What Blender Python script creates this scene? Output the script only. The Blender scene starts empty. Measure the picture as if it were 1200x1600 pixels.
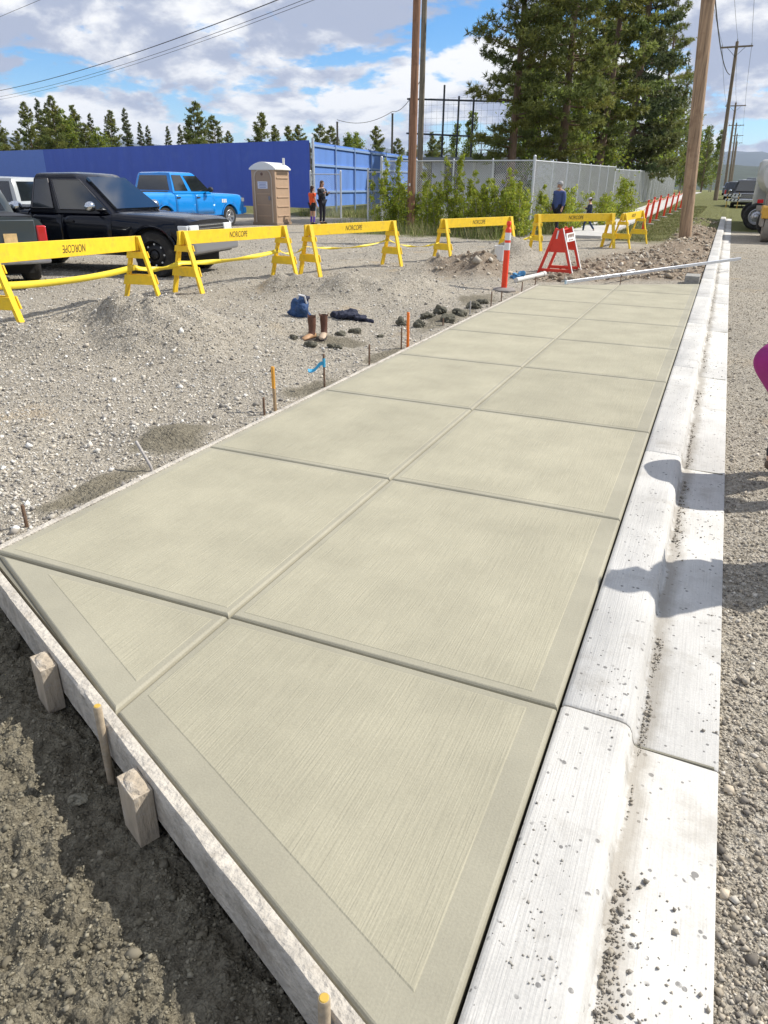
import bpy, bmesh, math, random
import numpy as np
from mathutils import Vector, Matrix
random.seed(7); rng = np.random.default_rng(11)
R = math.radians
scn = bpy.context.scene
col = scn.collection

# ------------------------------------------------------------------ camera
F_PX, PITCH, ROLL, YAW, CAM_H = 1108.25, R(24.694), R(0.717), R(23.71), 1.6
fw = np.array([-math.sin(YAW)*math.cos(PITCH), math.cos(YAW)*math.cos(PITCH), -math.sin(PITCH)])
rt = np.array([math.cos(YAW), math.sin(YAW), 0.0]); up = np.cross(rt, fw)
rt, up = rt*math.cos(ROLL)+up*math.sin(ROLL), -rt*math.sin(ROLL)+up*math.cos(ROLL)
cam = bpy.data.objects.new('camera', bpy.data.cameras.new('camera')); col.objects.link(cam)
cam.data.sensor_fit = 'HORIZONTAL'; cam.data.sensor_width = 36; cam.data.lens = F_PX/1200*36
cam.data.clip_start = 0.05; cam.data.clip_end = 40000
M = Matrix.Identity(4)
for i in range(3):
    M[i][0], M[i][1], M[i][2] = rt[i], up[i], -fw[i]
M[2][3] = CAM_H
cam.matrix_world = M
scn.camera = cam

# ------------------------------------------------------------------ world, sun, exposure
SUN_EL = R(45); SUN_AZ = math.atan2(0.76, 0.65)     # azimuth from +Y towards +X
world = bpy.data.worlds.new('World'); scn.world = world; world.use_nodes = True
def build_world():
    nt = world.node_tree; nt.nodes.clear(); N = nt.nodes.new; L = nt.links.new
    out = N('ShaderNodeOutputWorld'); bg = N('ShaderNodeBackground'); bg.inputs[1].default_value = 0.13
    sky = N('ShaderNodeTexSky'); sky.sky_type = 'NISHITA'; sky.sun_disc = False
    sky.sun_elevation = SUN_EL; sky.sun_rotation = SUN_AZ; sky.altitude = 1200
    sky.air_density = 1.0; sky.dust_density = 0.0; sky.ozone_density = 4.0
    tc = N('ShaderNodeTexCoord'); sep = N('ShaderNodeSeparateXYZ'); L(tc.outputs['Generated'], sep.inputs[0])
    def math_(op, a, b=None, clamp=False):
        m = N('ShaderNodeMath'); m.operation = op; m.use_clamp = clamp
        for i, v in enumerate((a, b)):
            if v is None: continue
            if isinstance(v, (int, float)): m.inputs[i].default_value = v
            else: L(v, m.inputs[i])
        return m.outputs[0]
    def density(dz):
        z = math_('ADD', math_('MAXIMUM', sep.outputs[2], -0.02), 0.30+dz)
        cmb = N('ShaderNodeCombineXYZ'); L(math_('DIVIDE', sep.outputs[0], z), cmb.inputs[0]); L(math_('DIVIDE', sep.outputs[1], z), cmb.inputs[1])
        cmb.inputs[2].default_value = 3.7
        n = N('ShaderNodeTexNoise'); n.inputs['Scale'].default_value = 2.7; n.inputs['Detail'].default_value = 8; n.inputs['Roughness'].default_value = 0.58
        n.inputs['Distortion'].default_value = 0.15
        L(cmb.outputs[0], n.inputs['Vector'])
        return n.outputs['Fac']
    def ramp(v, a, b, ca=(0,0,0,1), cb=(1,1,1,1)):
        r = N('ShaderNodeValToRGB'); r.color_ramp.interpolation = 'EASE'
        r.color_ramp.elements[0].position = a; r.color_ramp.elements[1].position = b
        r.color_ramp.elements[0].color = ca; r.color_ramp.elements[1].color = cb
        L(v, r.inputs[0]); return r.outputs[0]
    d0 = density(0.0); d1 = density(0.045)
    cover = ramp(d0, 0.405, 0.475)
    base = ramp(d1, 0.43, 0.56)                      # cloud lying above this point: we see its shaded base
    # sky colour pulled a little deeper, cloud colours on the same scale as the sky
    cl = N('ShaderNodeMixRGB'); L(base, cl.inputs[0]); cl.inputs[1].default_value = (6.9, 6.9, 6.9, 1); cl.inputs[2].default_value = (2.9, 3.25, 4.2, 1)
    hs = N('ShaderNodeHueSaturation'); hs.inputs['Saturation'].default_value = 1.3; hs.inputs['Value'].default_value = 1.0
    L(sky.outputs[0], hs.inputs['Color'])
    mx = N('ShaderNodeMixRGB'); L(cover, mx.inputs[0]); L(hs.outputs[0], mx.inputs[1]); L(cl.outputs[0], mx.inputs[2])
    L(mx.outputs[0], bg.inputs[0]); L(bg.outputs[0], out.inputs[0])
build_world()
sd = bpy.data.lights.new('sun', 'SUN'); sd.energy = 4.6; sd.angle = R(0.5); sd.color = (1.0, 0.955, 0.88)
sun = bpy.data.objects.new('sun', sd); col.objects.link(sun)
S = Vector((math.sin(SUN_AZ)*math.cos(SUN_EL), math.cos(SUN_AZ)*math.cos(SUN_EL), math.sin(SUN_EL)))
sun.rotation_euler = S.to_track_quat('Z', 'Y').to_euler(); sun.location = (20, 20, 30)
scn.view_settings.view_transform = 'Standard'; scn.view_settings.look = 'None'
scn.view_settings.exposure = 0.32; scn.view_settings.gamma = 1.0
scn.view_settings.use_curve_mapping = False

# ------------------------------------------------------------------ pixel -> place helpers
CAMP = np.array([0, 0, CAM_H])
def ray(px, py): return fw*F_PX + rt*(px-600) - up*(py-800)
def gz(px, py, z):
    d = ray(px, py); t = (z-CAM_H)/d[2]; return CAMP + d*t
def proj(P):
    v = np.asarray(P, float)-CAMP; w = v@fw
    return 600+F_PX*(v@rt)/w, 800-F_PX*(v@up)/w
RY = [-50, 14, 20, 27, 33, 40, 52, 75, 120, 165, 260, 600, 9000]
RZ = [0, 0, .03, .10, .19, .28, .46, .80, 1.10, 1.20, 1.28, 1.28, 1.28]
def rise(y): return np.interp(y, RY, RZ)
def front_y(x): return 0.82 + (x+0.38)*(-1.05/2.34)          # front edge of the slab
def end_y(x): return 13.4 + (x+2.88)*(1.65/2.65)
MOUNDS = [(-5.75, 6.45, .46, .95, .80), (-6.7, 5.7, .18, .55, .55), (-4.9, 7.6, .13, .7, .6), (-5.0, 5.9, .12, .6, .5), (-6.6, 10.7, .24, .5, .4), (-5.4, 10.7, .30, .9, .6), (-4.5, 11.6, .26, .6, .7),
          (-5.3, 14.6, .28, .8, .8), (-4.35, 14.5, .34, .55, .6), (-4.6, 18.3, .48, .55, .7), (-3.9, 13.2, .08, .5, .8), (-8.5, 5.0, .10, 1.2, 1.0),
          (-3.35, 3.75, .10, .28, .32), (-3.2, 9.3, .07, .25, 1.0), (-1.2, 18.0, .14, .7, 1.6), (-1.1, 24.0, .18, .5, 3.0), (-2.6, 17.6, .06, .8, 1.0), (-1.0, 36, .2, .6, 5)]
def hashn(ix, iy, seed):
    h = (ix.astype(np.int64)*374761393 + iy.astype(np.int64)*668265263 + seed*1274126177) & 0xffffffff
    h = ((h ^ (h >> 13))*1103515245) & 0xffffffff
    return ((h ^ (h >> 16)) & 0xffff)/65535.0
def vnoise(x, y, seed=0):
    ix = np.floor(x); iy = np.floor(y); fx = x-ix; fy = y-iy
    fx = fx*fx*(3-2*fx); fy = fy*fy*(3-2*fy)
    a = hashn(ix, iy, seed); b = hashn(ix+1, iy, seed); c = hashn(ix, iy+1, seed); d = hashn(ix+1, iy+1, seed)
    return (a*(1-fx)+b*fx)*(1-fy)+(c*(1-fx)+d*fx)*fy
def fbm(x, y, seed=0, o=4):
    s = 0; a = .5
    for i in range(o):
        s = s + a*(vnoise(x*2**i, y*2**i, seed+i)-.5)*2; a *= .5
    return s
def sstep(a, b, v):
    t = np.clip((v-a)/(b-a), 0, 1); return t*t*(3-2*t)
def pit_mask(x, y):
    return sstep(0.06, -0.05, y-front_y(x)) * sstep(-4.6, -3.2, x) * sstep(-.17, -.25, x)
def soil_mask(x, y):                                          # brown earth between the slab end and the pole
    e = y - (14.2+(x+2.88)*.62)
    m = sstep(-.1, .5, e)*sstep(-3.6, -2.9, x)*sstep(-.1, -.25, x)*sstep(60, 40, y)*sstep(31, 22, y+(x+1.2)*-4)
    m2 = sstep(1.0, .3, np.hypot((x+4.5)/1.3, (y-14.6)/1.3))
    m3 = sstep(-1.9, -1.4, x)*sstep(-.1, -.25, x)*sstep(15, 17, y)*sstep(62, 45, y)
    return np.clip(np.maximum(np.maximum(m, m2), m3), 0, 1)
def grass_mask(x, y):
    edge = -1.5 + .25*fbm(x*1.5, y*.8, 91, 3)
    a = sstep(24.5, 28, y+fbm(x, y, 5, 3))*sstep(edge+.25, edge-.25, x)*sstep(-3.9, -3.5, x)
    b = sstep(-5.2, -5.6, x)*sstep(-7.2, -6.6, x)*sstep(26.5, 28.5, y)
    c = sstep(-6.3, -6.9, x)*sstep(23.8, 25.2, y-.1*(x+10)*0+fbm(x, y, 7, 2)*.8)*sstep(-14.5, -12.5, x)
    d = sstep(33.5, 35, y)*sstep(-5.6, -6.5, x)
    e = sstep(70, 75, y)*sstep(-.3, -1.2, x)*sstep(-3.9, -3.5, x)
    f_ = sstep(33.2, 34, y)*sstep(-22, -18.5, x)
    g = sstep(5.0, 9.0, x)*sstep(-.3, .3, fbm(x*.3, y*.3, 17, 3)+.35)
    far = sstep(90, 140, np.hypot(x, y))*sstep(7, 12, np.abs(x-1))
    return np.clip(np.maximum.reduce([a, b, c, d, e, f_, g, far]), 0, 1)
def T(x, y):
    x = np.asarray(x, float); y = np.asarray(y, float)
    b = rise(y)
    yard = -0.055 + .035*fbm(x*.9, y*.9, 1, 4) + .018*fbm(x*4, y*4, 2, 4) + .009*fbm(x*9, y*9, 3, 2) + .035*spill_mask(x, y)*fbm(x*8, y*8, 12, 3)
    for (mx, my, h, sx, sy) in MOUNDS:
        yard = yard + h*np.exp(-((x-mx)/sx)**2-((y-my)/sy)**2)*(1+.55*fbm(x*2.6, y*2.6, 33, 4)+.18*fbm(x*9, y*9, 35, 2))
    soil = soil_mask(x, y)
    yard = yard + soil*(.085*fbm(x*2.3, y*2.3, 41, 4)+.03*fbm(x*8, y*8, 47, 3))
    road = -0.115 + .018*fbm(x*.8, y*.5, 8, 4) + .006*fbm(x*9, y*9, 9, 3)
    road = np.where(x < .5, np.minimum(road, -.105), road)
    z = np.where(x > .05, road, yard)
    inkerb = (x > -.235) & (x < .30) & (y < 46)
    inslab = (x > -2.945) & (x < -.2) & (y > front_y(x)-.03) & (y < end_y(x)+.0)
    pm = pit_mask(x, y)
    pit = -.20 - .03*sstep(-2.6, -1.0, x) + .05*fbm(x*2.1, y*2.1, 61, 3) + .040*fbm(x*7, y*7, 63, 4) + .060*np.abs(fbm(x*10, y*10, 66, 3))+.040*np.abs(fbm(x*24+3*fbm(x*5, y*5, 81, 2), y*24, 67, 3))+.010*fbm(x*50, y*50, 68, 2)-.035
    pit = np.minimum(pit + .05*np.exp(-((x+1.72)/.07)**2-((y-1.02)/.07)**2), -.03)
    z = z*(1-pm)+pit*pm
    z = np.where(inslab | inkerb, np.minimum(z, -.24), z)
    return b + z
def Ts(x, y): return float(T(np.array([x]), np.array([y]))[0])
def gp(px, py, dz=0.0):
    """pixel that touches the ground -> place on the terrain"""
    z = -0.05
    for _ in range(12):
        P = gz(px, py, z); z = .45*z+.55*(Ts(P[0], P[1])+dz)
    return P
def solve_top(x, y, py):
    lo, hi = -1, 60
    for _ in range(50):
        m = (lo+hi)/2
        if (np.array([x, y, m])-CAMP)@fw > .05 and proj((x, y, m))[1] > py: lo = m
        else: hi = m
    return m
def at_y(px, Y, py=292):
    """the place along a pixel's column where the viewing direction crosses the line y = Y"""
    d = ray(px, py); t = Y/d[1]; return float(d[0]*t)

# ------------------------------------------------------------------ materials
MATS = {}
def mat(name, c, rough=.7, metal=0., var=.0, vscale=8., bump=0., bscale=60., spec=.5, coat=0., stretch=None, dirt=None, attr=None, voronoi=False):
    """principled material with procedural colour variation and relief"""
    if name in MATS: return MATS[name]
    m = bpy.data.materials.new(name); m.use_nodes = True; nt = m.node_tree; N = nt.nodes.new; L = nt.links.new
    b = nt.nodes['Principled BSDF']; b.inputs['Roughness'].default_value = rough; b.inputs['Metallic'].default_value = metal
    b.inputs['Specular IOR Level'].default_value = spec; b.inputs['Coat Weight'].default_value = coat; b.inputs['Coat Roughness'].default_value = .06
    tc = N('ShaderNodeTexCoord'); mp = N('ShaderNodeMapping'); L(tc.outputs['Object'], mp.inputs[0])
    if stretch: mp.inputs['Scale'].default_value = stretch
    cur = None
    rgb = N('ShaderNodeRGB'); rgb.outputs[0].default_value = (*c, 1); cur = rgb.outputs[0]
    if attr:
        a = N('ShaderNodeAttribute'); a.attribute_name = attr
        mx = N('ShaderNodeMixRGB'); mx.blend_type = 'MULTIPLY'; mx.inputs[0].default_value = 1; L(cur, mx.inputs[1]); L(a.outputs['Color'], mx.inputs[2]); cur = mx.outputs[0]
    if var:
        n = N('ShaderNodeTexNoise'); n.inputs['Scale'].default_value = vscale; n.inputs['Detail'].default_value = 6; n.inputs['Roughness'].default_value = .65
        L(mp.outputs[0], n.inputs['Vector'])
        mr = N('ShaderNodeMapRange'); mr.inputs[1].default_value = .25; mr.inputs[2].default_value = .75; mr.inputs[3].default_value = 1-var; mr.inputs[4].default_value = 1+var
        L(n.outputs['Fac'], mr.inputs[0])
        mx = N('ShaderNodeMixRGB'); mx.blend_type = 'MULTIPLY'; mx.inputs[0].default_value = 1; L(cur, mx.inputs[1]); L(mr.outputs[0], mx.inputs[2]); cur = mx.outputs[0]
    if dirt:
        dc, amt, ds = dirt
        n = N('ShaderNodeTexNoise'); n.inputs['Scale'].default_value = ds; n.inputs['Detail'].default_value = 8; n.inputs['Roughness'].default_value = .7
        L(tc.outputs['Object'], n.inputs['Vector'])
        mr = N('ShaderNodeMapRange'); mr.inputs[1].default_value = .52; mr.inputs[2].default_value = .72; mr.inputs[3].default_value = 0; mr.inputs[4].default_value = amt
        L(n.outputs['Fac'], mr.inputs[0])
        mx = N('ShaderNodeMixRGB'); L(mr.outputs[0], mx.inputs[0]); L(cur, mx.inputs[1]); mx.inputs[2].default_value = (*dc, 1); cur = mx.outputs[0]
    L(cur, b.inputs['Base Color'])
    if bump:
        n = N('ShaderNodeTexNoise'); n.inputs['Scale'].default_value = bscale; n.inputs['Detail'].default_value = 5
        L(mp.outputs[0], n.inputs['Vector'])
        bp = N('ShaderNodeBump'); bp.inputs['Strength'].default_value = min(1, bump*8); bp.inputs['Distance'].default_value = bump*.05
        L(n.outputs['Fac'], bp.inputs['Height']); L(bp.outputs[0], b.inputs['Normal'])
    MATS[name] = m; return m
def leaf_mat(name, c, trans=.35):
    m = mat(name, c, rough=.55, attr='tint', spec=.3)
    nt = m.node_tree; b = nt.nodes['Principled BSDF']
    out = [n for n in nt.nodes if n.type == 'OUTPUT_MATERIAL'][0]
    tr = nt.nodes.new('ShaderNodeBsdfTranslucent'); mx = nt.nodes.new('ShaderNodeMixShader'); mx.inputs[0].default_value = trans
    nt.links.new(b.inputs['Base Color'].links[0].from_socket, tr.inputs['Color'])
    nt.links.new(b.outputs[0], mx.inputs[1]); nt.links.new(tr.outputs[0], mx.inputs[2]); nt.links.new(mx.outputs[0], out.inputs['Surface'])
    return m

# ------------------------------------------------------------------ mesh helpers
class MB:
    def __init__(s): s.v = []; s.f = []; s.m = []
    def add(s, vs, fs, mi=0):
        o = len(s.v); s.v += [tuple(map(float, p)) for p in vs]; s.f += [tuple(i+o for i in f) for f in fs]; s.m += [mi]*len(fs); return s
    def box(s, c, size, rot=None, mi=0):
        hx, hy, hz = (d/2 for d in size)
        vs = [Vector((x, y, z)) for x in (-hx, hx) for y in (-hy, hy) for z in (-hz, hz)]
        if rot is not None: vs = [rot @ v for v in vs]
        vs = [(v[0]+c[0], v[1]+c[1], v[2]+c[2]) for v in vs]
        return s.add(vs, [(0,1,3,2), (4,6,7,5), (0,4,5,1), (2,3,7,6), (0,2,6,4), (1,5,7,3)], mi)
    def bar(s, p, q, w, h, upv=(0,0,1), mi=0):
        p = Vector(p); q = Vector(q); d = (q-p); ln = d.length; x = d.normalized(); u = Vector(upv)
        y = u.cross(x)
        if y.length < 1e-4: y = Vector((0,1,0)).cross(x)
        y.normalize(); z = x.cross(y)
        rot = Matrix((x, y, z)).transposed()
        return s.box((p+q)/2, (ln, w, h), rot, mi)
    def tube(s, pts, r, n=8, cap=True, mi=0):
        pts = [Vector(p) for p in pts]; k = len(pts); rr = r if isinstance(r, (list, tuple)) else [r]*k
        vs = []; prev = None
        for i, p in enumerate(pts):
            d = (pts[min(i+1, k-1)]-pts[max(i-1, 0)]).normalized()
            a = Vector((0,0,1)) if abs(d.z) < .9 else Vector((1,0,0))
            if prev is not None: a = prev
            y = (a - d*a.dot(d)).normalized(); prev = y; z = d.cross(y)
            for j in range(n):
                t = 2*math.pi*j/n; vs.append(p+(y*math.cos(t)+z*math.sin(t))*rr[i])
        fs = [(i*n+j, i*n+(j+1)%n, (i+1)*n+(j+1)%n, (i+1)*n+j) for i in range(k-1) for j in range(n)]
        if cap: fs += [tuple(range(n-1, -1, -1)), tuple(range((k-1)*n, k*n))]
        return s.add(vs, fs, mi)
    def lathe(s, prof, n=24, M=None, cap=True, mi=0):
        vs = []
        for (r, z) in prof:
            for j in range(n):
                t = 2*math.pi*j/n; v = Vector((r*math.cos(t), r*math.sin(t), z)); vs.append(M @ v if M is not None else v)
        k = len(prof)
        fs = [(i*n+j, i*n+(j+1)%n, (i+1)*n+(j+1)%n, (i+1)*n+j) for i in range(k-1) for j in range(n)]
        if cap: fs += [tuple(range(n-1, -1, -1)), tuple(range((k-1)*n, k*n))]
        return s.add(vs, fs, mi)
    def prism(s, poly, a, b, M=None, mi=0):
        """poly (u,v) extruded from w=a to w=b, M maps (u,v,w)"""
        n = len(poly); vs = [Vector((u, v, a)) for u, v in poly]+[Vector((u, v, b)) for u, v in poly]
        if M is not None: vs = [M @ v for v in vs]
        return s.add(vs, [tuple(range(n-1, -1, -1)), tuple(range(n, 2*n))]+[(i, (i+1)%n, n+(i+1)%n, n+i) for i in range(n)], mi)
    def blob(s, c, rad, seed=0, sub=2, amp=.2, rot=None, mi=0):
        bm = bmesh.new(); bmesh.ops.create_icosphere(bm, subdivisions=sub, radius=1); r = random.Random(seed)
        ph = [Vector((r.uniform(-2, 2), r.uniform(-2, 2), r.uniform(-2, 2))) for _ in range(5)]
        vs = []
        for v in bm.verts:
            k = 1+amp*sum(math.sin(v.co.dot(p)*2.2+i) for i, p in enumerate(ph))/2.2
            w = Vector((v.co.x*rad[0]*k, v.co.y*rad[1]*k, v.co.z*rad[2]*k))
            if rot is not None: w = rot @ w
            vs.append((w.x+c[0], w.y+c[1], w.z+c[2]))
        fs = [tuple(v.index for v in f.verts) for f in bm.faces]; bm.free()
        return s.add(vs, fs, mi)
    def mesh(s, name, mats, smooth=False):
        me = bpy.data.meshes.new(name); me.from_pydata(s.v, [], s.f)
        for m in (mats if isinstance(mats, (list, tuple)) else [mats]): me.materials.append(m)
        me.polygons.foreach_set('material_index', s.m)
        me.update()
        if smooth: me.polygons.foreach_set('use_smooth', [True]*len(s.f))
        return me
    def build(s, name, mats, parent=None, smooth=False, bevel=0, seg=2, loc=None):
        me = s.mesh(name, mats, smooth)
        o = bpy.data.objects.new(name, me); col.objects.link(o)
        if parent is not None: o.parent = parent
        if loc is not None: o.location = loc
        if smooth and bevel == 0:
            mark_sharp(me, 40)
        if bevel:
            b = o.modifiers.new('bevel', 'BEVEL'); b.width = bevel; b.segments = seg; b.limit_method = 'ANGLE'; b.angle_limit = R(35)
            me.polygons.foreach_set('use_smooth', [True]*len(s.f)); b.harden_normals = False
            mark_sharp(me, 35)
        return o
def mark_sharp(me, deg):
    bm = bmesh.new(); bm.from_mesh(me)
    for e in bm.edges:
        e.smooth = not (len(e.link_faces) == 2 and e.calc_face_angle(0) > R(deg))
    bm.to_mesh(me); bm.free()
def thing(name, label, cat, loc=(0,0,0), rz=0., group=None, kind=None):
    o = bpy.data.objects.new(name, None); col.objects.link(o); o.location = loc; o.rotation_euler = (0, 0, rz); o.empty_display_size = .2
    return tag(o, label, cat, group, kind)
def tag(o, label=None, cat=None, group=None, kind=None):
    if label: o['label'] = label
    if cat: o['category'] = cat
    if group: o['group'] = group
    if kind: o['kind'] = kind
    return o
def structure(name, loc=(0,0,0)):
    o = bpy.data.objects.new(name, None); col.objects.link(o); o.location = loc; o['kind'] = 'structure'; return o
def copy_tree(o, parent=None):
    c = o.copy(); col.objects.link(c); c.parent = parent
    for ch in list(o.children): copy_tree(ch, c)
    return c
def tri_mesh(name, V, F, mats, cols=None, smooth=False):
    me = bpy.data.meshes.new(name); nv = len(V); nf = len(F); k = F.shape[1]
    me.vertices.add(nv); me.vertices.foreach_set('co', np.ascontiguousarray(V, np.float32).ravel())
    me.loops.add(nf*k); me.loops.foreach_set('vertex_index', np.ascontiguousarray(F, np.int32).ravel())
    me.polygons.add(nf); me.polygons.foreach_set('loop_start', np.arange(0, nf*k, k, dtype=np.int32))
    for m in (mats if isinstance(mats, (list, tuple)) else [mats]): me.materials.append(m)
    if cols is not None:
        a = me.color_attributes.new('tint', 'FLOAT_COLOR', 'POINT')
        cc = np.ones((nv, 4), np.float32); cc[:, :3] = cols; a.data.foreach_set('color', cc.ravel())
    me.update(calc_edges=True); me.validate()
    if smooth: me.polygons.foreach_set('use_smooth', np.ones(nf, bool))
    return me
def link(name, me, parent=None, loc=None):
    o = bpy.data.objects.new(name, me); col.objects.link(o)
    if parent is not None: o.parent = parent
    if loc is not None: o.location = loc
    return o
def text(body, size, m, parent, loc, rot, shear=0., sx=1., name='lettering', extrude=.0006):
    c = bpy.data.curves.new('txt', 'FONT'); c.body = body; c.size = size; c.align_x = 'CENTER'; c.align_y = 'CENTER'; c.shear = shear; c.extrude = extrude
    t = bpy.data.objects.new('txt', c); col.objects.link(t); bpy.context.view_layer.update()
    me = bpy.data.meshes.new_from_object(t.evaluated_get(bpy.context.evaluated_depsgraph_get())); bpy.data.objects.remove(t); bpy.data.curves.remove(c)
    me.materials.clear(); me.materials.append(m); me.name = name
    o = link(name, me, parent, loc); o.rotation_euler = rot; o.scale = (sx, 1, 1); return o
XZ = Matrix(((1,0,0,0), (0,0,-1,0), (0,1,0,0), (0,0,0,1)))      # (u,v,w) -> (u,-w,v)
YZ = Matrix(((0,0,1,0), (1,0,0,0), (0,1,0,0), (0,0,0,1)))       # (u,v,w) -> (w,u,v)

# ================================================================== THE SETTING
def ground_material():
    m = bpy.data.materials.new('gravel_ground'); m.use_nodes = True; nt = m.node_tree; N = nt.nodes.new; L = nt.links.new
    b = nt.nodes['Principled BSDF']; b.inputs['Roughness'].default_value = .9; b.inputs['Specular IOR Level'].default_value = .2
    tc = N('ShaderNodeTexCoord'); P = tc.outputs['Object']
    def noise(sc, det=6, ro=.6):
        n = N('ShaderNodeTexNoise'); n.inputs['Scale'].default_value = sc; n.inputs['Detail'].default_value = det; n.inputs['Roughness'].default_value = ro; L(P, n.inputs['Vector']); return n.outputs['Fac']
    def ramp(v, stops):
        r = N('ShaderNodeValToRGB'); e = r.color_ramp.elements
        while len(e) < len(stops): e.new(.5)
        for k, (p, c) in zip(e, stops): k.position = p; k.color = (*c, 1)
        L(v, r.inputs[0]); return r.outputs[0]
    def mix(f, a, b_, bt='MIX'):
        x = N('ShaderNodeMixRGB'); x.blend_type = bt
        for i, v in enumerate((f, a, b_)):
            if isinstance(v, (int, float)): x.inputs[i].default_value = v
            elif isinstance(v, tuple): x.inputs[i].default_value = (*v, 1)
            else: L(v, x.inputs[i])
        return x.outputs[0]
    def vor(sc, feat='F1', out='Color'):
        v = N('ShaderNodeTexVoronoi'); v.inputs['Scale'].default_value = sc; v.feature = feat; L(P, v.inputs['Vector']); return v
    v1 = vor(38); v2 = vor(95)
    bw1 = N('ShaderNodeRGBToBW'); L(v1.outputs['Color'], bw1.inputs[0]); bw2 = N('ShaderNodeRGBToBW'); L(v2.outputs['Color'], bw2.inputs[0])
    g1 = ramp(bw1.outputs[0], [(.1, (.20, .18, .15)), (.45, (.44, .405, .345)), (.75, (.55, .515, .455)), (.95, (.66, .63, .575))])
    g2 = ramp(bw2.outputs[0], [(.1, (.25, .225, .185)), (.5, (.45, .415, .355)), (.9, (.60, .565, .50))])
    grav = mix(.5, g1, g2)
    big = ramp(noise(.55, 5), [(.3, (.86, .84, .80)), (.7, (1.12, 1.08, 1.0))])
    grav = mix(1.0, grav, big, 'MULTIPLY')
    sand = ramp(noise(.9, 7, .55), [(.60, (0, 0, 0)), (.68, (1, 1, 1))])
    grav = mix(sand, grav, (.47, .39, .28))
    soil = ramp(noise(9, 8, .7), [(.25, (.15, .11, .075)), (.5, (.33, .26, .19)), (.75, (.46, .39, .30))])
    grs = ramp(noise(30, 6, .7), [(.25, (.085, .09, .03)), (.55, (.18, .185, .065)), (.8, (.30, .27, .13))])
    pit = ramp(noise(22, 8, .7), [(.25, (.12, .104, .074)), (.55, (.235, .208, .15)), (.8, (.325, .295, .22))])
    z = N('ShaderNodeAttribute'); z.attribute_name = 'tint'; sp = N('ShaderNodeSeparateColor'); L(z.outputs['Color'], sp.inputs[0])
    c = mix(sp.outputs[0], grav, soil); c = mix(sp.outputs[1], c, grs); c = mix(sp.outputs[2], c, pit)
    L(c, b.inputs['Base Color'])
    h1 = N('ShaderNodeMath'); h1.operation = 'MULTIPLY'; h1.inputs[1].default_value = -.9; L(v1.outputs['Distance'], h1.inputs[0])
    h2 = N('ShaderNodeMath'); h2.operation = 'MULTIPLY_ADD'; h2.inputs[1].default_value = -.45; L(v2.outputs['Distance'], h2.inputs[0]); L(h1.outputs[0], h2.inputs[2])
    bp = N('ShaderNodeBump'); bp.inputs['Strength'].default_value = .9; bp.inputs['Distance'].default_value = .032
    L(h2.outputs[0], bp.inputs['Height'])
    bp2 = N('ShaderNodeBump'); bp2.inputs['Strength'].default_value = .6; bp2.inputs['Distance'].default_value = .03; L(noise(45, 6, .7), bp2.inputs['Height']); L(bp.outputs[0], bp2.inputs['Normal'])
    L(bp2.outputs[0], b.inputs['Normal'])
    return m

def axis(segs):
    out = []
    for a, b, st in segs: out += list(np.arange(a, b-1e-6, st))
    return np.array(out+[segs[-1][1]])
def grow(a, b, st, k):
    v = [a]; s = st
    while abs(v[-1]-a) < abs(b-a): v.append(v[-1]+math.copysign(s, b-a)); s *= k
    return v
SPILL = [(-3.25, 3.75, .3, .4), (-3.12, 2.9, .15, .5), (-3.2, 9.4, .28, 1.3), (-3.15, 5.5, .2, .5), (-3.4, 11.4, .35, .7), (-3.1, 7.0, .13, .6), (-3.9, 7.4, .5, .25)]
def spill_mask(x, y):
    s = np.zeros_like(x)
    for (sx, sy, rx, ry) in SPILL: s = np.maximum(s, np.exp(-((x-sx)/rx)**2-((y-sy)/ry)**2))
    return sstep(.35, .75, s+.35*fbm(x*6, y*6, 77, 3))
def build_ground():
    xs = np.unique(np.round(np.concatenate([np.array(grow(-9, -9000, .09, 1.09)), axis([(-9, -4.2, .06), (-4.2, -2.98, .03), (-2.98, -.2, .0095), (-.2, 1.2, .05)]), np.array([.299, .302, -.236, -.233, -2.946, -2.943]), np.array(grow(1.2, 9000, .06, 1.12))]), 4))
    ys = np.unique(np.round(np.concatenate([np.array(grow(.35, -9000, .06, 1.3)), axis([(.35, 2.0, .0095), (2.0, 9.0, .05), (9, 20, .075)]), np.array(grow(20, 9000, .1, 1.022 if False else 1.05))]), 4))
    X, Y = np.meshgrid(xs, ys); Z = T(X, Y)
    nx, ny = len(xs), len(ys)
    V = np.stack([X.ravel(), Y.ravel(), Z.ravel()], 1)
    i = np.arange(nx-1); j = np.arange(ny-1); I, J = np.meshgrid(i, j); q = (J*nx+I).ravel()
    Fq = np.stack([q, q+1, q+nx+1, q+nx], 1)
    cols = np.stack([soil_mask(X, Y).ravel(), grass_mask(X, Y).ravel(), pit_mask(X, Y).ravel()], 1)
    # dark wet slurry spilled along the left form board
    spill = spill_mask(X.ravel(), Y.ravel())
    cols[:, 2] = np.maximum(cols[:, 2], spill*.9)
    me = tri_mesh('ground', V, Fq, ground_material(), cols, True)
    o = link('ground', me); tag(o, kind='structure')
build_ground()

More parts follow.
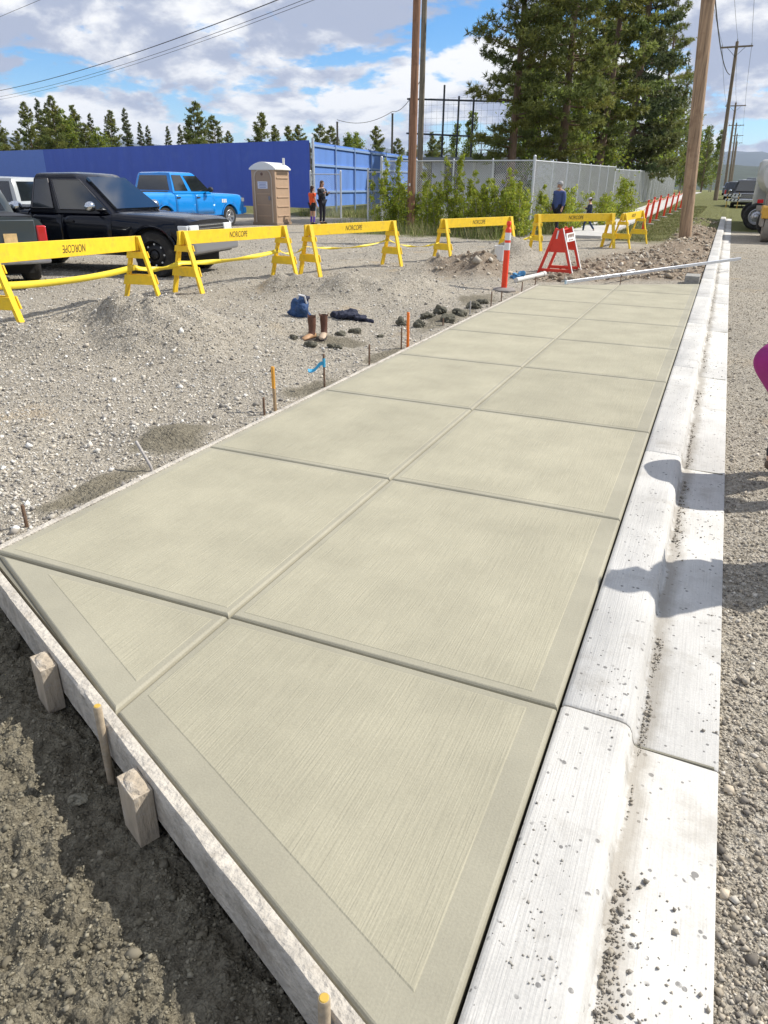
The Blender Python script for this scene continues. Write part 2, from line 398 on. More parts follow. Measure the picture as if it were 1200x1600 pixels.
# ---- concrete materials
def concrete(name, c, broom, pits=0., rough=.85, edge_var=.08, gutter=False):
    m = bpy.data.materials.new(name); m.use_nodes = True; nt = m.node_tree; N = nt.nodes.new; L = nt.links.new
    b = nt.nodes['Principled BSDF']; b.inputs['Roughness'].default_value = rough; b.inputs['Specular IOR Level'].default_value = .3
    tc = N('ShaderNodeTexCoord'); mp = N('ShaderNodeMapping'); mp.inputs['Scale'].default_value = (170, 4, 20); L(tc.outputs['Object'], mp.inputs[0])
    n1 = N('ShaderNodeTexNoise'); n1.inputs['Scale'].default_value = 1; n1.inputs['Detail'].default_value = 4; L(mp.outputs[0], n1.inputs[0])
    n2 = N('ShaderNodeTexNoise'); n2.inputs['Scale'].default_value = 2.2; n2.inputs['Detail'].default_value = 7; n2.inputs['Roughness'].default_value = .6; L(tc.outputs['Object'], n2.inputs[0])
    n3 = N('ShaderNodeTexNoise'); n3.inputs['Scale'].default_value = 140; n3.inputs['Detail'].default_value = 5; L(tc.outputs['Object'], n3.inputs[0])
    def mr(v, a, b_, c_, d):
        r = N('ShaderNodeMapRange'); 
        for i, q in enumerate((a, b_, c_, d)): r.inputs[i+1].default_value = q
        L(v, r.inputs[0]); return r.outputs[0]
    def mul(a, b_):
        x = N('ShaderNodeMixRGB'); x.blend_type = 'MULTIPLY'; x.inputs[0].default_value = 1
        if isinstance(a, tuple): x.inputs[1].default_value = (*a, 1)
        else: L(a, x.inputs[1])
        L(b_, x.inputs[2]); return x.outputs[0]
    oi = N('ShaderNodeObjectInfo'); cur = mul(c, mr(oi.outputs['Random'], 0, 1, .95, 1.05))
    cur = mul(cur, mr(n2.outputs['Fac'], .3, .7, 1-edge_var, 1+edge_var))
    cur = mul(cur, mr(n1.outputs['Fac'], .3, .7, 1-broom*.06, 1+broom*.055))
    cur = mul(cur, mr(n3.outputs['Fac'], .3, .7, .93, 1.06))
    hsrc = n1.outputs['Fac']
    if pits:
        v = N('ShaderNodeTexVoronoi'); v.inputs['Scale'].default_value = 30; L(tc.outputs['Object'], v.inputs['Vector'])
        n4 = N('ShaderNodeTexNoise'); n4.inputs['Scale'].default_value = 7; n4.inputs['Detail'].default_value = 4; L(tc.outputs['Object'], n4.inputs[0])
        s = N('ShaderNodeMath'); s.operation = 'MULTIPLY_ADD'; s.inputs[1].default_value = .62; s.inputs[2].default_value = -.13; L(n4.outputs['Fac'], s.inputs[0])
        lt = N('ShaderNodeMath'); lt.operation = 'LESS_THAN'; L(v.outputs['Distance'], lt.inputs[0]); L(s.outputs[0], lt.inputs[1])
        am = N('ShaderNodeMath'); am.operation = 'MULTIPLY'; am.inputs[1].default_value = pits; L(lt.outputs[0], am.inputs[0])
        n5 = N('ShaderNodeTexNoise'); n5.inputs['Scale'].default_value = 25; L(tc.outputs['Object'], n5.inputs[0])
        am2 = N('ShaderNodeMath'); am2.operation = 'MULTIPLY'; L(am.outputs[0], am2.inputs[0]); L(mr(n5.outputs['Fac'], .47, .56, 0, 1), am2.inputs[1])
        x = N('ShaderNodeMixRGB'); L(am2.outputs[0], x.inputs[0]); L(cur, x.inputs[1]); x.inputs[2].default_value = (.13, .125, .12, 1); cur = x.outputs[0]
    if gutter:                                            # silt settled along the invert of the gutter, and dusty patches
        sx = N('ShaderNodeSeparateXYZ'); L(tc.outputs['Object'], sx.inputs[0])
        n6 = N('ShaderNodeTexNoise'); n6.inputs['Scale'].default_value = 5; n6.inputs['Detail'].default_value = 8; n6.inputs['Roughness'].default_value = .7; L(tc.outputs['Object'], n6.inputs[0])
        ma = N('ShaderNodeMath'); ma.operation = 'MULTIPLY_ADD'; ma.inputs[1].default_value = .16; ma.inputs[2].default_value = -.08; L(n6.outputs['Fac'], ma.inputs[0])
        ad = N('ShaderNodeMath'); ad.operation = 'ADD'; L(sx.outputs[0], ad.inputs[0]); L(ma.outputs[0], ad.inputs[1])
        lo = mr(ad.outputs[0], .03, .05, 0, 1); hi = mr(ad.outputs[0], .075, .125, 1, 0); mm = N('ShaderNodeMath'); mm.operation = 'MULTIPLY'; L(lo, mm.inputs[0]); L(hi, mm.inputs[1])
        m2 = N('ShaderNodeMath'); m2.operation = 'MULTIPLY'; m2.inputs[1].default_value = .62; L(mm.outputs[0], m2.inputs[0])
        x = N('ShaderNodeMixRGB'); L(m2.outputs[0], x.inputs[0]); L(cur, x.inputs[1]); x.inputs[2].default_value = (.25, .22, .175, 1); cur = x.outputs[0]
        n7 = N('ShaderNodeTexNoise'); n7.inputs['Scale'].default_value = 3.1; n7.inputs['Detail'].default_value = 9; n7.inputs['Roughness'].default_value = .75; L(tc.outputs['Object'], n7.inputs[0])
        x = N('ShaderNodeMixRGB'); L(mr(n7.outputs['Fac'], .53, .68, 0, .5), x.inputs[0]); L(cur, x.inputs[1]); x.inputs[2].default_value = (.30, .275, .235, 1); cur = x.outputs[0]
    L(cur, b.inputs['Base Color'])
    bp = N('ShaderNodeBump'); bp.inputs['Strength'].default_value = .35+.4*broom; bp.inputs['Distance'].default_value = .0015+.002*broom; L(hsrc, bp.inputs['Height'])
    bp2 = N('ShaderNodeBump'); bp2.inputs['Strength'].default_value = .3; bp2.inputs['Distance'].default_value = .002; L(n3.outputs['Fac'], bp2.inputs['Height']); L(bp.outputs[0], bp2.inputs['Normal'])
    L(bp2.outputs[0], b.inputs['Normal'])
    return m
C_BROOM = concrete('broomed_fresh_concrete', (.365, .340, .250), 1.0, edge_var=.11)
C_TROWEL = concrete('trowelled_fresh_concrete', (.335, .313, .236), .12, rough=.62, edge_var=.12)
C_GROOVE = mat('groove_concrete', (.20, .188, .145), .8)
C_KERB = concrete('cured_white_concrete', (.545, .53, .495), 1.0, pits=.8, edge_var=.13, gutter=True)
C_OLD = concrete('old_path_concrete', (.52, .505, .475), .3)

def inset(poly, ds):
    """inward offset of a convex counter-clockwise polygon, one distance per edge"""
    n = len(poly); lines = []
    for i in range(n):
        a = Vector(poly[i]); b = Vector(poly[(i+1) % n]); d = (b-a).normalized(); nrm = Vector((-d.y, d.x)); lines.append((a+nrm*ds[i], d))
    out = []
    for i in range(n):
        p, d = lines[i-1]; q, e = lines[i]
        t = ((q.x-p.x)*e.y-(q.y-p.y)*e.x)/(d.x*e.y-d.y*e.x); out.append((p.x+d.x*t, p.y+d.y*t))
    return out
XL, XM, XR = -2.885, -1.56, -.222
JOINTS = [1.99, 3.64, 5.27, 6.89, 8.47, 10.02, 11.58, 13.32]
def build_sidewalk():
    root = structure('sidewalk')
    # core under the panels: seen only at the bottom of the tooled grooves
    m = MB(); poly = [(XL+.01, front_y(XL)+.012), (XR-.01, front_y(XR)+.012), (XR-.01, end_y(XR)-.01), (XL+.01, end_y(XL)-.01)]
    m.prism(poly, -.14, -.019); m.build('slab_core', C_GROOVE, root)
    rows = [None]+JOINTS
    for ci, (x0, x1) in enumerate(((XL, XM), (XM, XR))):
        for r in range(len(JOINTS)+1):
            y1l = y1r = JOINTS[r] if r < len(JOINTS) else None
            if y1l is None: y1l, y1r = end_y(x0), end_y(x1)
            if r == 0: y0l, y0r = front_y(x0), front_y(x1)
            else: y0l = y0r = JOINTS[r-1]
            first, last = r == 0, r == len(JOINTS)
            if last and ci == 0: y1l = max(y1l, JOINTS[-1]+.06)
            poly = [(x0, y0l), (x1, y0r), (x1, y1r), (x0, y1l)]
            if first and ci == 0: poly = [(XL+.03, 1.9745), (x1, y0r), (x1, y1r)]
            bw = [.115 if first else .045, .095 if ci == 1 else .04, .06 if last else .045, .04 if ci == 1 else .06]
            if len(poly) == 3: bw = [.115, .045, .05]
            e = [.0 if first else .0032]*1+[.0 if ci == 1 else .0045]+[.0 if last else .0032]+[.0045 if ci == 1 else .0]
            if len(poly) == 3: e = [0, .0045, .004]
            g0 = inset(poly, e); g1 = inset(poly, [k+.0035 for k in e]); g2 = inset(poly, [k+.009 for k in e]); g3 = inset(poly, [k+.013 for k in e])
            h0 = inset(poly, bw); h1 = inset(poly, [k+.004 for k in bw])
            n = len(poly); rings = [(g0, -.12), (g0, -.016), (g1, -.0075), (g2, -.002), (g3, 0), (h0, 0.0), (h1, .0018)]
            vs = []; fs = []; mi = []
            for ring, z in rings: vs += [(p[0], p[1], z) for p in ring]
            mb = MB()
            for k in range(len(rings)-1):
                for i in range(n): fs.append((k*n+i, k*n+(i+1) % n, (k+1)*n+(i+1) % n, (k+1)*n+i)); mi.append(1 if k < 5 else 0)
            fs.append(tuple(range((len(rings)-1)*n, len(rings)*n))); mi.append(0)
            mb.v = vs; mb.f = fs; mb.m = mi
            mb.build('concrete_panel', [C_BROOM, C_TROWEL], root)
build_sidewalk()

def build_kerb():
    root = structure('kerb')
    prof = [(-.212, -.24), (-.212, -.012), (-.204, -.003), (-.19, 0), (-.02, -.004), (.0, -.008), (.014, -.018), (.023, -.036), (.030, -.066), (.037, -.082), (.05, -.087), (.293, -.094), (.299, -.099), (.302, -.24)]
    js = [-3.5, -.75, 2.02, 4.86] + [4.86+2.78*k for k in range(1, 15)]
    for a, b in zip(js[:-1], js[1:]):
        mb = MB(); a2, b2 = a+.004, b-.004; k = len(prof)
        st = [(a2, .006), (a2+.007, 0), (b2-.007, 0), (b2, .006)]
        vs = []
        for y, dz in st:
            for i, (x, z) in enumerate(prof):
                inn = dz if 0 < i < k-1 else 0
                vs.append((x + (.0 if not inn else 0), y, z-inn+float(rise(y))))
        fs = [(s*k+i, s*k+i+1, (s+1)*k+i+1, (s+1)*k+i) for s in range(3) for i in range(k-1)]
        fs += [tuple(range(k)), tuple(range(4*k-1, 3*k-1, -1))]
        mb.add(vs, fs); mb.build('kerb_segment', C_KERB, root, smooth=True)
        mb = MB(); mb.box((.045, b, float(rise(b))-.15), (.48, .008, .12)); mb.build('joint_filler', C_GROOVE, root)
build_kerb()

def build_path():
    root = structure('footpath')
    y = 26.6
    while y < 150:
        y2 = y+(1.7 if y < 70 else 6)
        sh = lambda v: -.012*max(0, v-60)
        mb = MB(); vs = [(-5.25+sh(y), y+.006, 0), (-3.75+sh(y), y+.006, 0), (-3.75+sh(y2), y2-.006, 0), (-5.25+sh(y2), y2-.006, 0)]
        zt = [float(rise(v[1]))+.035 for v in vs]
        V = [(v[0], v[1], z-.15) for v, z in zip(vs, zt)]+[(v[0], v[1], z) for v, z in zip(vs, zt)]
        mb.add(V, [(3,2,1,0), (4,5,6,7), (0,1,5,4), (1,2,6,5), (2,3,7,6), (3,0,4,7)])
        mb.build('path_panel', C_OLD, root); y = y2
build_path()

# ---- loose stones (nobody could count them)
STONE = mat('loose_stone', (1, 1, 1), .85, attr='tint', spec=.25)
def ico(seed):
    bm = bmesh.new(); bmesh.ops.create_icosphere(bm, subdivisions=1, radius=1); r = np.random.default_rng(seed)
    V = np.array([v.co[:] for v in bm.verts]); V *= r.uniform(.72, 1.15, (len(V), 1)); V *= np.array([1, r.uniform(.6, .95), r.uniform(.45, .75)])
    Fc = np.array([[v.index for v in f.verts] for f in bm.faces]); bm.free(); return V, Fc
def octa(seed):
    r = np.random.default_rng(seed); V = np.array([(1,0,0), (-1,0,0), (0,1,0), (0,-1,0), (0,0,1), (0,0,-1.)])
    V = V*r.uniform(.75, 1.15, (6, 1))+r.normal(0, .15, (6, 3)); V *= np.array([1, r.uniform(.6, .95), r.uniform(.5, .8)])
    return V, np.array([(0,2,4), (2,1,4), (1,3,4), (3,0,4), (2,0,5), (1,2,5), (3,1,5), (0,3,5)])
def scatter(name, P, size, palette, fine=False, sink=.25, label=None, cat=None, jit=.18):
    n = len(P); Vs = []; Fs = []; Cs = []; o = 0
    kinds = [ico(i) if fine else octa(i) for i in range(8)]; which = rng.integers(0, 8, n); pal = np.array(palette)
    for k in range(8):
        idx = np.where(which == k)[0]
        if not len(idx): continue
        V, Fc = kinds[k]; m = len(idx)
        a = rng.uniform(0, 2*np.pi, m); b = rng.normal(0, .4, m); ca, sa, cb, sb = np.cos(a), np.sin(a), np.cos(b), np.sin(b)
        x = V[None, :, 0]*cb[:, None]+V[None, :, 2]*sb[:, None]; z = -V[None, :, 0]*sb[:, None]+V[None, :, 2]*cb[:, None]; y = np.repeat(V[None, :, 1], m, 0)
        s = size[idx][:, None]
        W = np.stack([(x*ca[:, None]-y*sa[:, None])*s+P[idx, 0:1], (x*sa[:, None]+y*ca[:, None])*s+P[idx, 1:2], z*s+P[idx, 2:3]+s*(.5-sink)], 2)
        c = pal[rng.integers(0, len(pal), m)]*np.clip(rng.normal(1, jit, (m, 1)), .5, 1.5)
        Vs.append(W.reshape(-1, 3)); Fs.append((Fc[None]+(np.arange(m)*len(V))[:, None, None]+o).reshape(-1, 3)); Cs.append(np.repeat(c, len(V), 0)); o += m*len(V)
    me = tri_mesh(name, np.concatenate(Vs), np.concatenate(Fs), STONE, np.concatenate(Cs))
    ob = link(name, me); tag(ob, label, cat, kind='stuff'); return ob
GREY = [(.46, .425, .365), (.56, .53, .47), (.36, .33, .285), (.62, .60, .55), (.50, .45, .37), (.22, .205, .185), (.54, .50, .43)]
def pts(n, x0, x1, y0, y1, ok):
    out = []; tot = 0
    while tot < n:
        X = rng.uniform(x0, x1, n); Y = y0*np.exp(rng.uniform(0, 1, n)*np.log(y1/y0)); m = ok(X, Y); out.append(np.stack([X[m], Y[m]], 1)); tot += m.sum()
    p = np.concatenate(out)[:n]; return np.column_stack([p, T(p[:, 0], p[:, 1])])
def inview(X, Y, z=0., pad=40):
    v = np.stack([X, Y, np.full_like(X, z)-CAM_H], -1); w = v@fw; u = 600+F_PX*(v@rt)/np.maximum(w, .1); q = 800-F_PX*(v@up)/np.maximum(w, .1)
    return (w > .1) & (u > -pad-60) & (u < 1200+pad) & (q < 1600+pad)
P = pts(88000, -15, -2.96, 1.9, 24, lambda X, Y: inview(X, Y) & (pit_mask(X, Y) < .2) & (soil_mask(X, Y) < .5) & (spill_mask(X, Y) < .35))
scatter('yard_gravel', P, np.clip(rng.lognormal(math.log(.0078), .5, len(P)), .0035, .045), GREY, label='loose grey crushed gravel spread over the yard left of the slab', cat='gravel')
P = pts(34000, .30, 3.0, .8, 26, lambda X, Y: inview(X, Y))
scatter('road_gravel', P, np.clip(rng.lognormal(math.log(.0044), .55, len(P)), .002, .026), [(c[0]*.82, c[1]*.78, c[2]*.72) for c in GREY], label='loose brownish gravel on the unpaved road beside the gutter', cat='gravel')
P = pts(9000, -4.5, -.2, .5, 2.3, lambda X, Y: inview(X, Y, -.2) & (pit_mask(X, Y) > .7))
cl = fbm(P[:, 0]*6, P[:, 1]*6, 123, 3); P = P[cl > -.15]
scatter('soil_crumbs', P, np.clip(rng.lognormal(math.log(.0038), .5, len(P)), .002, .016), [(.20, .18, .13), (.25, .225, .165), (.165, .145, .1), (.225, .2, .145)], label='damp brown soil crumbs in the trench before the form board', cat='soil')
P = pts(160, -4.5, -.2, .5, 2.3, lambda X, Y: inview(X, Y, -.2) & (pit_mask(X, Y) > .7))
scatter('soil_clods', P, np.clip(rng.lognormal(math.log(.010), .45, len(P)), .005, .026), [(.19, .168, .122), (.225, .2, .148), (.15, .132, .095)], fine=True, sink=.55, label='clumps of damp soil lying in the trench before form board', cat='soil')
# grit washed along the gutter
Y = .7*np.exp(rng.uniform(0, 1, 5200)*np.log(40)); X = np.where(rng.random(5200) < .75, .052+np.abs(rng.normal(0, .02, 5200)), rng.uniform(.05, .29, 5200)); cl = fbm(Y*1.7, X*7, 55, 3)
k = (cl > -.02+.2*(X > .13)); X, Y = X[k], Y[k]
P = np.column_stack([X, Y, -.087-.03*(X-.06)+rise(Y)])
scatter('gutter_grit', P, np.clip(rng.lognormal(math.log(.0033), .55, len(P)), .0015, .012), [(.30, .27, .22), (.22, .2, .17), (.38, .34, .28)], sink=.1, label='fine grit and pebbles washed along the kerb gutter', cat='grit')
Y = .7*np.exp(rng.uniform(0, 1, 900)*np.log(25)); X = rng.uniform(-.20, -.01, 900); cl = fbm(Y*2.3, X*6, 155, 3); k = cl > .12; X, Y = X[k], Y[k]
P = np.column_stack([X, Y, -.002-.0*X]); scatter('kerb_crumbs', P, np.clip(rng.lognormal(math.log(.003), .4, len(P)), .0015, .007), [(.25, .23, .2), (.33, .31, .27)], sink=.2, label='scattered dark crumbs on top of the white kerb', cat='grit')
# broken soil lumps past the end of the slab
P = pts(3600, -5.8, -.25, 13.6, 40, lambda X, Y: inview(X, Y) & (soil_mask(X, Y) > .5))
scatter('soil_lumps', P, np.clip(rng.lognormal(math.log(.02), .7, len(P)), .007, .12), [(.32, .26, .19), (.42, .36, .275), (.22, .165, .115), (.48, .43, .35)], label='broken brown soil lumps between slab end and utility pole', cat='soil')

# ---- hills
def build_hills():
    def arc(name, r0, r1, h, seed, m, a0=-75, a1=60, n=160, rough=.4, base=-5):
        mb = MB(); A = np.linspace(R(a0), R(a1), n); hh = h*(1+rough*fbm(A*6, A*0+seed, seed, 5))
        rows = [(r0, 0.), (r0+(r1-r0)*.35, .55), (r0+(r1-r0)*.7, .9), (r1, 1.), (r1*1.2, .5), (r1*1.3, 0)]
        vs = [(math.sin(a)*r, math.cos(a)*r, base+hh[i]*f*(1+.12*float(fbm(np.array(a*40), np.array(r*.01), seed+3, 3)))) for (r, f) in rows for i, a in enumerate(A)]
        fs = [(k*n+i, k*n+i+1, (k+1)*n+i+1, (k+1)*n+i) for k in range(len(rows)-1) for i in range(n-1)]
        mb.add(vs, fs); o = mb.build(name, m, smooth=True); o['kind'] = 'structure'
    arc('hill', 1500, 2400, 62, 3, mat('far_forest', (.035, .05, .032), .95, var=.5, vscale=.03, bump=0), base=-6)
    arc('mountain', 8000, 11000, 470, 9, mat('mountain_forest', (.035, .05, .045), .95, var=.4, vscale=.002), base=-20, rough=.25)
build_hills()

# ================================================================== FORMWORK, STAKES AND SMALL THINGS ROUND THE SLAB
WOOD_RAW = mat('raw_stake_wood', (.42, .29, .16), .8, var=.25, vscale=20, stretch=(1, 1, .15), bump=.05)
WOOD_CRUST = mat('concrete_crusted_wood', (.49, .45, .385), .9, var=.3, vscale=14, bump=.3, bscale=45, dirt=((.24, .2, .15), .75, 9))
def crusted_board(name, p, q, th, h, seed, amp=.004, parent=None, step=.03, top=0.):
    """a board with slightly uneven edges from p to q (its top inner edge), th thick to the left of p->q"""
    p = np.array(p); q = np.array(q); d = (q-p); ln = np.hypot(*d[:2]); d = d/ln; nrm = np.array([-d[1], d[0]]); k = max(3, int(ln/step)+1)
    vs = []
    for i in range(k):
        t = ln*i/(k-1); b = p[:2]+d[:2]*t
        def w(s, a=amp): return float(fbm(np.array(t*9.0), np.array(s*7.3+seed), seed, 3))*a
        z = top
        prof = [(0, z-h), (0, z-.002+w(1)*.4), (.006, z+w(2)*.4), (th*.5, z+w(3)*.6), (th-.006+w(4), z+w(5)*.5), (th+w(6), z-.008), (th+w(7)*1.2, z-h*.5), (th+w(8), z-h)]
        vs += [(b[0]+nrm[0]*a, b[1]+nrm[1]*a, zz+float(rise(b[1]))) for a, zz in prof]
    m = 8; fs = [(i*m+j, (i+1)*m+j, (i+1)*m+(j+1) % m, i*m+(j+1) % m) for i in range(k-1) for j in range(m)]
    fs += [tuple(range(m)), tuple(range(k*m-1, (k-1)*m-1, -1))]
    mb = MB(); mb.add(vs, fs); return mb.build(name, WOOD_CRUST, parent, smooth=True)
fd = np.array([2.34, -1.05]); fd /= np.hypot(*fd); fn = np.array([fd[1], -fd[0]])      # along the front edge, and out of the slab
A0 = np.array([-2.93, front_y(-2.93)])+fn*.004; B0 = np.array([-.215, front_y(-.215)])+fn*.004
o = crusted_board('form_board', (B0[0], B0[1]), (A0[0], A0[1]), .043, .15, 4, .005); tag(o, 'crusted pale wooden form board along the slanted front edge of slab', 'form board')
o = crusted_board('form_board', (XL-.004, 1.99), (XL-.004, 13.45), .040, .10, 9, .004, step=.05); tag(o, 'long thin wooden form board along the slab side facing the gravel', 'form board')
def front_pt(t, off): p = np.array([B0[0], B0[1]])*(1-t)+np.array([A0[0], A0[1]])*t; return p+fn*off
def front_t(px, py):
    P = gz(px, py, -.02)[:2]; return float(np.dot(P-B0, A0-B0)/np.dot(A0-B0, A0-B0))
ang = math.atan2(fd[1], fd[0])
for (px, py, lab) in [(82, 1028, 'upper crusted wooden cleat nailed outside the front form board'), (222, 1218, 'lower crusted wooden cleat nailed outside front form board, nearer the camera')]:
    t = front_t(px, py); p = front_pt(t, .045+.031)
    mb = MB(); mb.box((0, 0, -.105), (.115, .062, .20)); mb.blob((0, .0, -.012), (.062, .034, .016), 5, 3, .12)
    o = mb.build('wooden_cleat', mat('cleat_wood', (.43, .36, .27), .9, var=.35, vscale=12, stretch=(1, 1, .3), bump=.3, bscale=40, dirt=((.52, .50, .45), .9, 11)), bevel=.006, loc=(p[0], p[1], -.012)); o.rotation_euler = (0, R(1), ang); tag(o, lab, 'wood block')
RUST = mat('rusty_steel_pin', (.20, .125, .08), .75, metal=.4, var=.4, vscale=60, dirt=((.42, .38, .33), .8, 25))
WOODROD = mat('weathered_rod', (.40, .32, .22), .8, var=.3, vscale=40, dirt=((.5, .46, .4), .8, 18))
YTIP = mat('yellow_paint_tip', (.55, .36, .06), .7)
for (px, py, top, lab) in [(165, 1140, .085, 'round wooden stake standing against the front form board between two cleats'), (520, 1590, .075, 'round wooden stake at the nearest end of front form board')]:
    t = front_t(px, py); p = front_pt(t, .047+.014)
    root = thing('round_stake', lab, 'stake', (p[0], p[1], -.3))
    MB().tube([(0, 0, 0), (0, 0, .2), (.002, .0, .3+top-.004), (.002, 0, .3+top)], [.0125, .013, .0135, .0115], 12).build('shaft', WOODROD, root, smooth=True)
    MB().tube([(.002, 0, .3+top), (.002, 0, .3+top+.002)], [.0108, .009], 12).build('cut_top', YTIP, root)
# lump of concrete in the trench
def clod(px, py, r, lab, seed, m, grp=None, z=None, dz=0.):
    P = gp(px, py, dz) if z is None else gz(px, py, z); x, y = P[0], P[1]; zz = Ts(x, y)
    mb = MB(); rr = random.Random(seed); r *= .74
    mb.blob((0, 0, r*.45), (r, r*rr.uniform(.75, 1), r*rr.uniform(.55, .8)), seed, 3, .28)
    for i in range(9):
        a = rr.uniform(0, 6.28); k = rr.uniform(.2, .42)*r; mb.blob((math.cos(a)*r*.75, math.sin(a)*r*.7, r*rr.uniform(.1, .8)), (k, k, k*.8), seed*7+i, 2, .3)
    o = mb.build('concrete_clod', m, loc=(x, y, zz-.01)); tag(o, lab, 'clod', grp)
M_CLOD = mat('damp_concrete_clod', (.105, .098, .07), .9, var=.35, vscale=20, bump=.4, bscale=50)
M_CLOD2 = mat('pale_concrete_lump', (.27, .245, .18), .9, var=.3, vscale=30, bump=.5, bscale=60)
P_ = gz(128, 1225, -.2); 
clod(122, 1238, .042, 'knobbly pale concrete lump in the trench below the front form board', 3, M_CLOD2, z=-.2)
G = 'dark clods beside the slab'; ORD = ['first', 'second', 'third', 'fourth', 'fifth', 'sixth', 'seventh', 'eighth']
for i, (px, py, r) in enumerate([(628, 508, .11), (655, 510, .10), (668, 498, .12), (688, 490, .13), (700, 502, .12), (716, 494, .12), (740, 482, .13), (752, 474, .12)]):
    clod(px, py, r, ORD[i]+' dark concrete clod from left in the row along the slab edge', 20+i, M_CLOD, G)
for i, (px, py, r) in enumerate([(459, 529, .06), (533, 523, .075), (556, 520, .09), (486, 541, .09), (518, 543, .07), (530, 545, .06), (594, 527, .05)]):
    clod(px, py, r, ['small dark clod left of the brown boots', 'dark clod just right of the boots', 'larger dark clod right of boots, below the jacket', 'flat dark clod in front of the boots', 'dark clod in front of the boots, left of a pair', 'dark clod in front of the boots, right of a pair', 'small dark clod farthest right of the boots'][i], 40+i, M_CLOD, 'dark clods around the boots')

# steel pins along the left form board
PINS = [(41, 818, 789, 0), (230, 730, 691, 1), (413, 645, 621, 0), (507, 604, 553, 0), (577, 568, 538, 0), (627, 543, 512, 0), (692, 512, 497, 0), (734, 494, 470, 0), (767, 478, 455, 0), (783, 471, 455, 0), (815, 458, 440, 0), (836, 448, 432, 0)]
PLAB = {0: 'short rusty steel pin beside the form board, closest to the frame edge', 1: 'pale leaning steel pin in the wet spill by form board', 2: 'short steel pin next to the first orange-topped survey stake', 3: 'steel pin with blue ribbon tied on, beside the slab', 4: 'steel pin beside slab midway between blue ribbon and second orange stake', 5: 'steel pin right next to the second orange survey stake',
        6: 'short steel pin half hidden by dark clods along slab', 7: 'pale tall steel pin past the dark clods', 8: 'left one of two dark pins before the tall orange delineator', 9: 'right one of two dark pins before the tall orange delineator', 10: 'dark steel pin by the blue cloth near slab corner', 11: 'dark steel pin at the far corner of the new slab'}
for i, (px, py, tp, lean) in enumerate(PINS):
    P = gz(px, py, -.04); x = min(P[0], XL-.06); y = P[1]; h = solve_top(x, y, tp)
    mb = MB(); mb.tube([(.06*lean, 0, -.15), (.03*lean, 0, -.03), (-.06*lean, .0, h-.006), (-.062*lean, 0, h)], [.0095, .0095, .0095, .007], 8)
    o = mb.build('steel_pin', mat('pale_pin', (.42, .39, .36), .7, var=.3, vscale=30) if i in (1, 7) else RUST, smooth=True, loc=(x, y, 0)); tag(o, PLAB[i], 'pin', 'steel pins holding the form board')
    if i == 3:
        P0 = np.array([x, y])
        bl = mat('blue_ribbon', (.05, .38, .62), .6, var=.15)
        V = []; n = 10
        for k in range(n):
            t = k/(n-1); V += [(-.12*t-.006, -.02*t-.05*t*t, h-.07-.07*t+.015*math.sin(t*7)), (-.11*t+.0, -.03*t-.06*t*t, h-.105-.055*t+.015*math.sin(t*6+.4))]
        mb = MB(); mb.add(V, [(2*k, 2*k+1, 2*k+3, 2*k+2) for k in range(n-1)]); mb.tube([(0, 0, h-.115), (0, 0, h-.04)], .014, 8)
        r = mb.build('ribbon', bl, loc=(x, y, 0)); s_ = r.modifiers.new('solid', 'SOLIDIFY'); s_.thickness = .002; tag(r, 'bright blue flagging ribbon tied to a steel pin, trailing left', 'ribbon')
# orange topped survey stakes
ORANGE = mat('orange_marking_paint', (.85, .20, .02), .6, var=.1)
for (px, py, tp, w, lab) in [(430, 640, 573, .028, 'yellowish wooden survey stake with orange paint, nearer of two'), (637, 543, 488, .03, 'bright orange wooden survey stake, farther of two, before dark clods')]:
    P = gz(px, py, -.05); x = min(P[0], XL-.085); y = P[1]; h = solve_top(x, y, tp); root = thing('survey_stake', lab, 'stake', (x, y, -.05), R(-20))
    far = py < 600
    mb = MB(); mb.box((0, 0, (h+.05)*.25-.05), (w, .016, (h+.05)*.5+.1)); mb.build('shaft', WOOD_RAW if not far else ORANGE, root, bevel=.002)
    mb = MB(); mb.box((-.004, 0, (h+.05)*.75), (w*1.02, .0165, (h+.05)*.5)); c = mb.build('painted_top', mat('amber_stake_paint', (.72, .34, .04), .65, var=.2, vscale=25) if not far else ORANGE, root, bevel=.002)
# screed tube, concrete block, hand items
ALU = mat('brushed_aluminium', (.62, .64, .68), .38, metal=.85, var=.1)
a = gz(884, 441, .05); b = gz(1157, 404, .2); a = Vector(a); b = Vector(b)
root = thing('screed_bar', 'long aluminium screed bar lying across the slab end and kerb', 'screed', a); d = b-a
MB().bar((0, 0, 0), d, .035, .06).build('tube', ALU, root, bevel=.006)
MB().bar(-d.normalized()*.012, (0, 0, 0), .039, .064).build('end_cap', mat('pale_blue_cap', (.45, .6, .7), .5), root)
MB().tube([d*.3+Vector((0, .0, .03)), d*.3+Vector((0, .02, .06)), d*.34+Vector((0, .02, .06)), d*.34+Vector((0, 0, .03))], .007, 8).build('handle', ALU, root)
P = gz(968, 444, -.0); root = thing('screed_support_pin', 'thin dark steel pin propping up the screed bar at slab joint', 'pin', (P[0], P[1]+.1, -.1)); MB().tube([(0, 0, 0), (0, 0, .25)], .008, 8).build('pin_shaft', RUST, root); MB().tube([(0, 0, .245), (0, 0, .255)], .014, 8).build('pin_head', RUST, root)
P = gz(1081, 441, -.1); mb = MB(); mb.box((0, 0, .12), (.26, .5, .26)); o = mb.build('form_block', mat('grey_block', (.30, .29, .26), .9, var=.2, vscale=14, bump=.3, bscale=30), bevel=.012, loc=(-.37, 15.42, -.13)); tag(o, 'grey concrete block against the kerb at the slab end', 'block')
PVC = mat('pale_pvc', (.62, .61, .57), .5, var=.1)
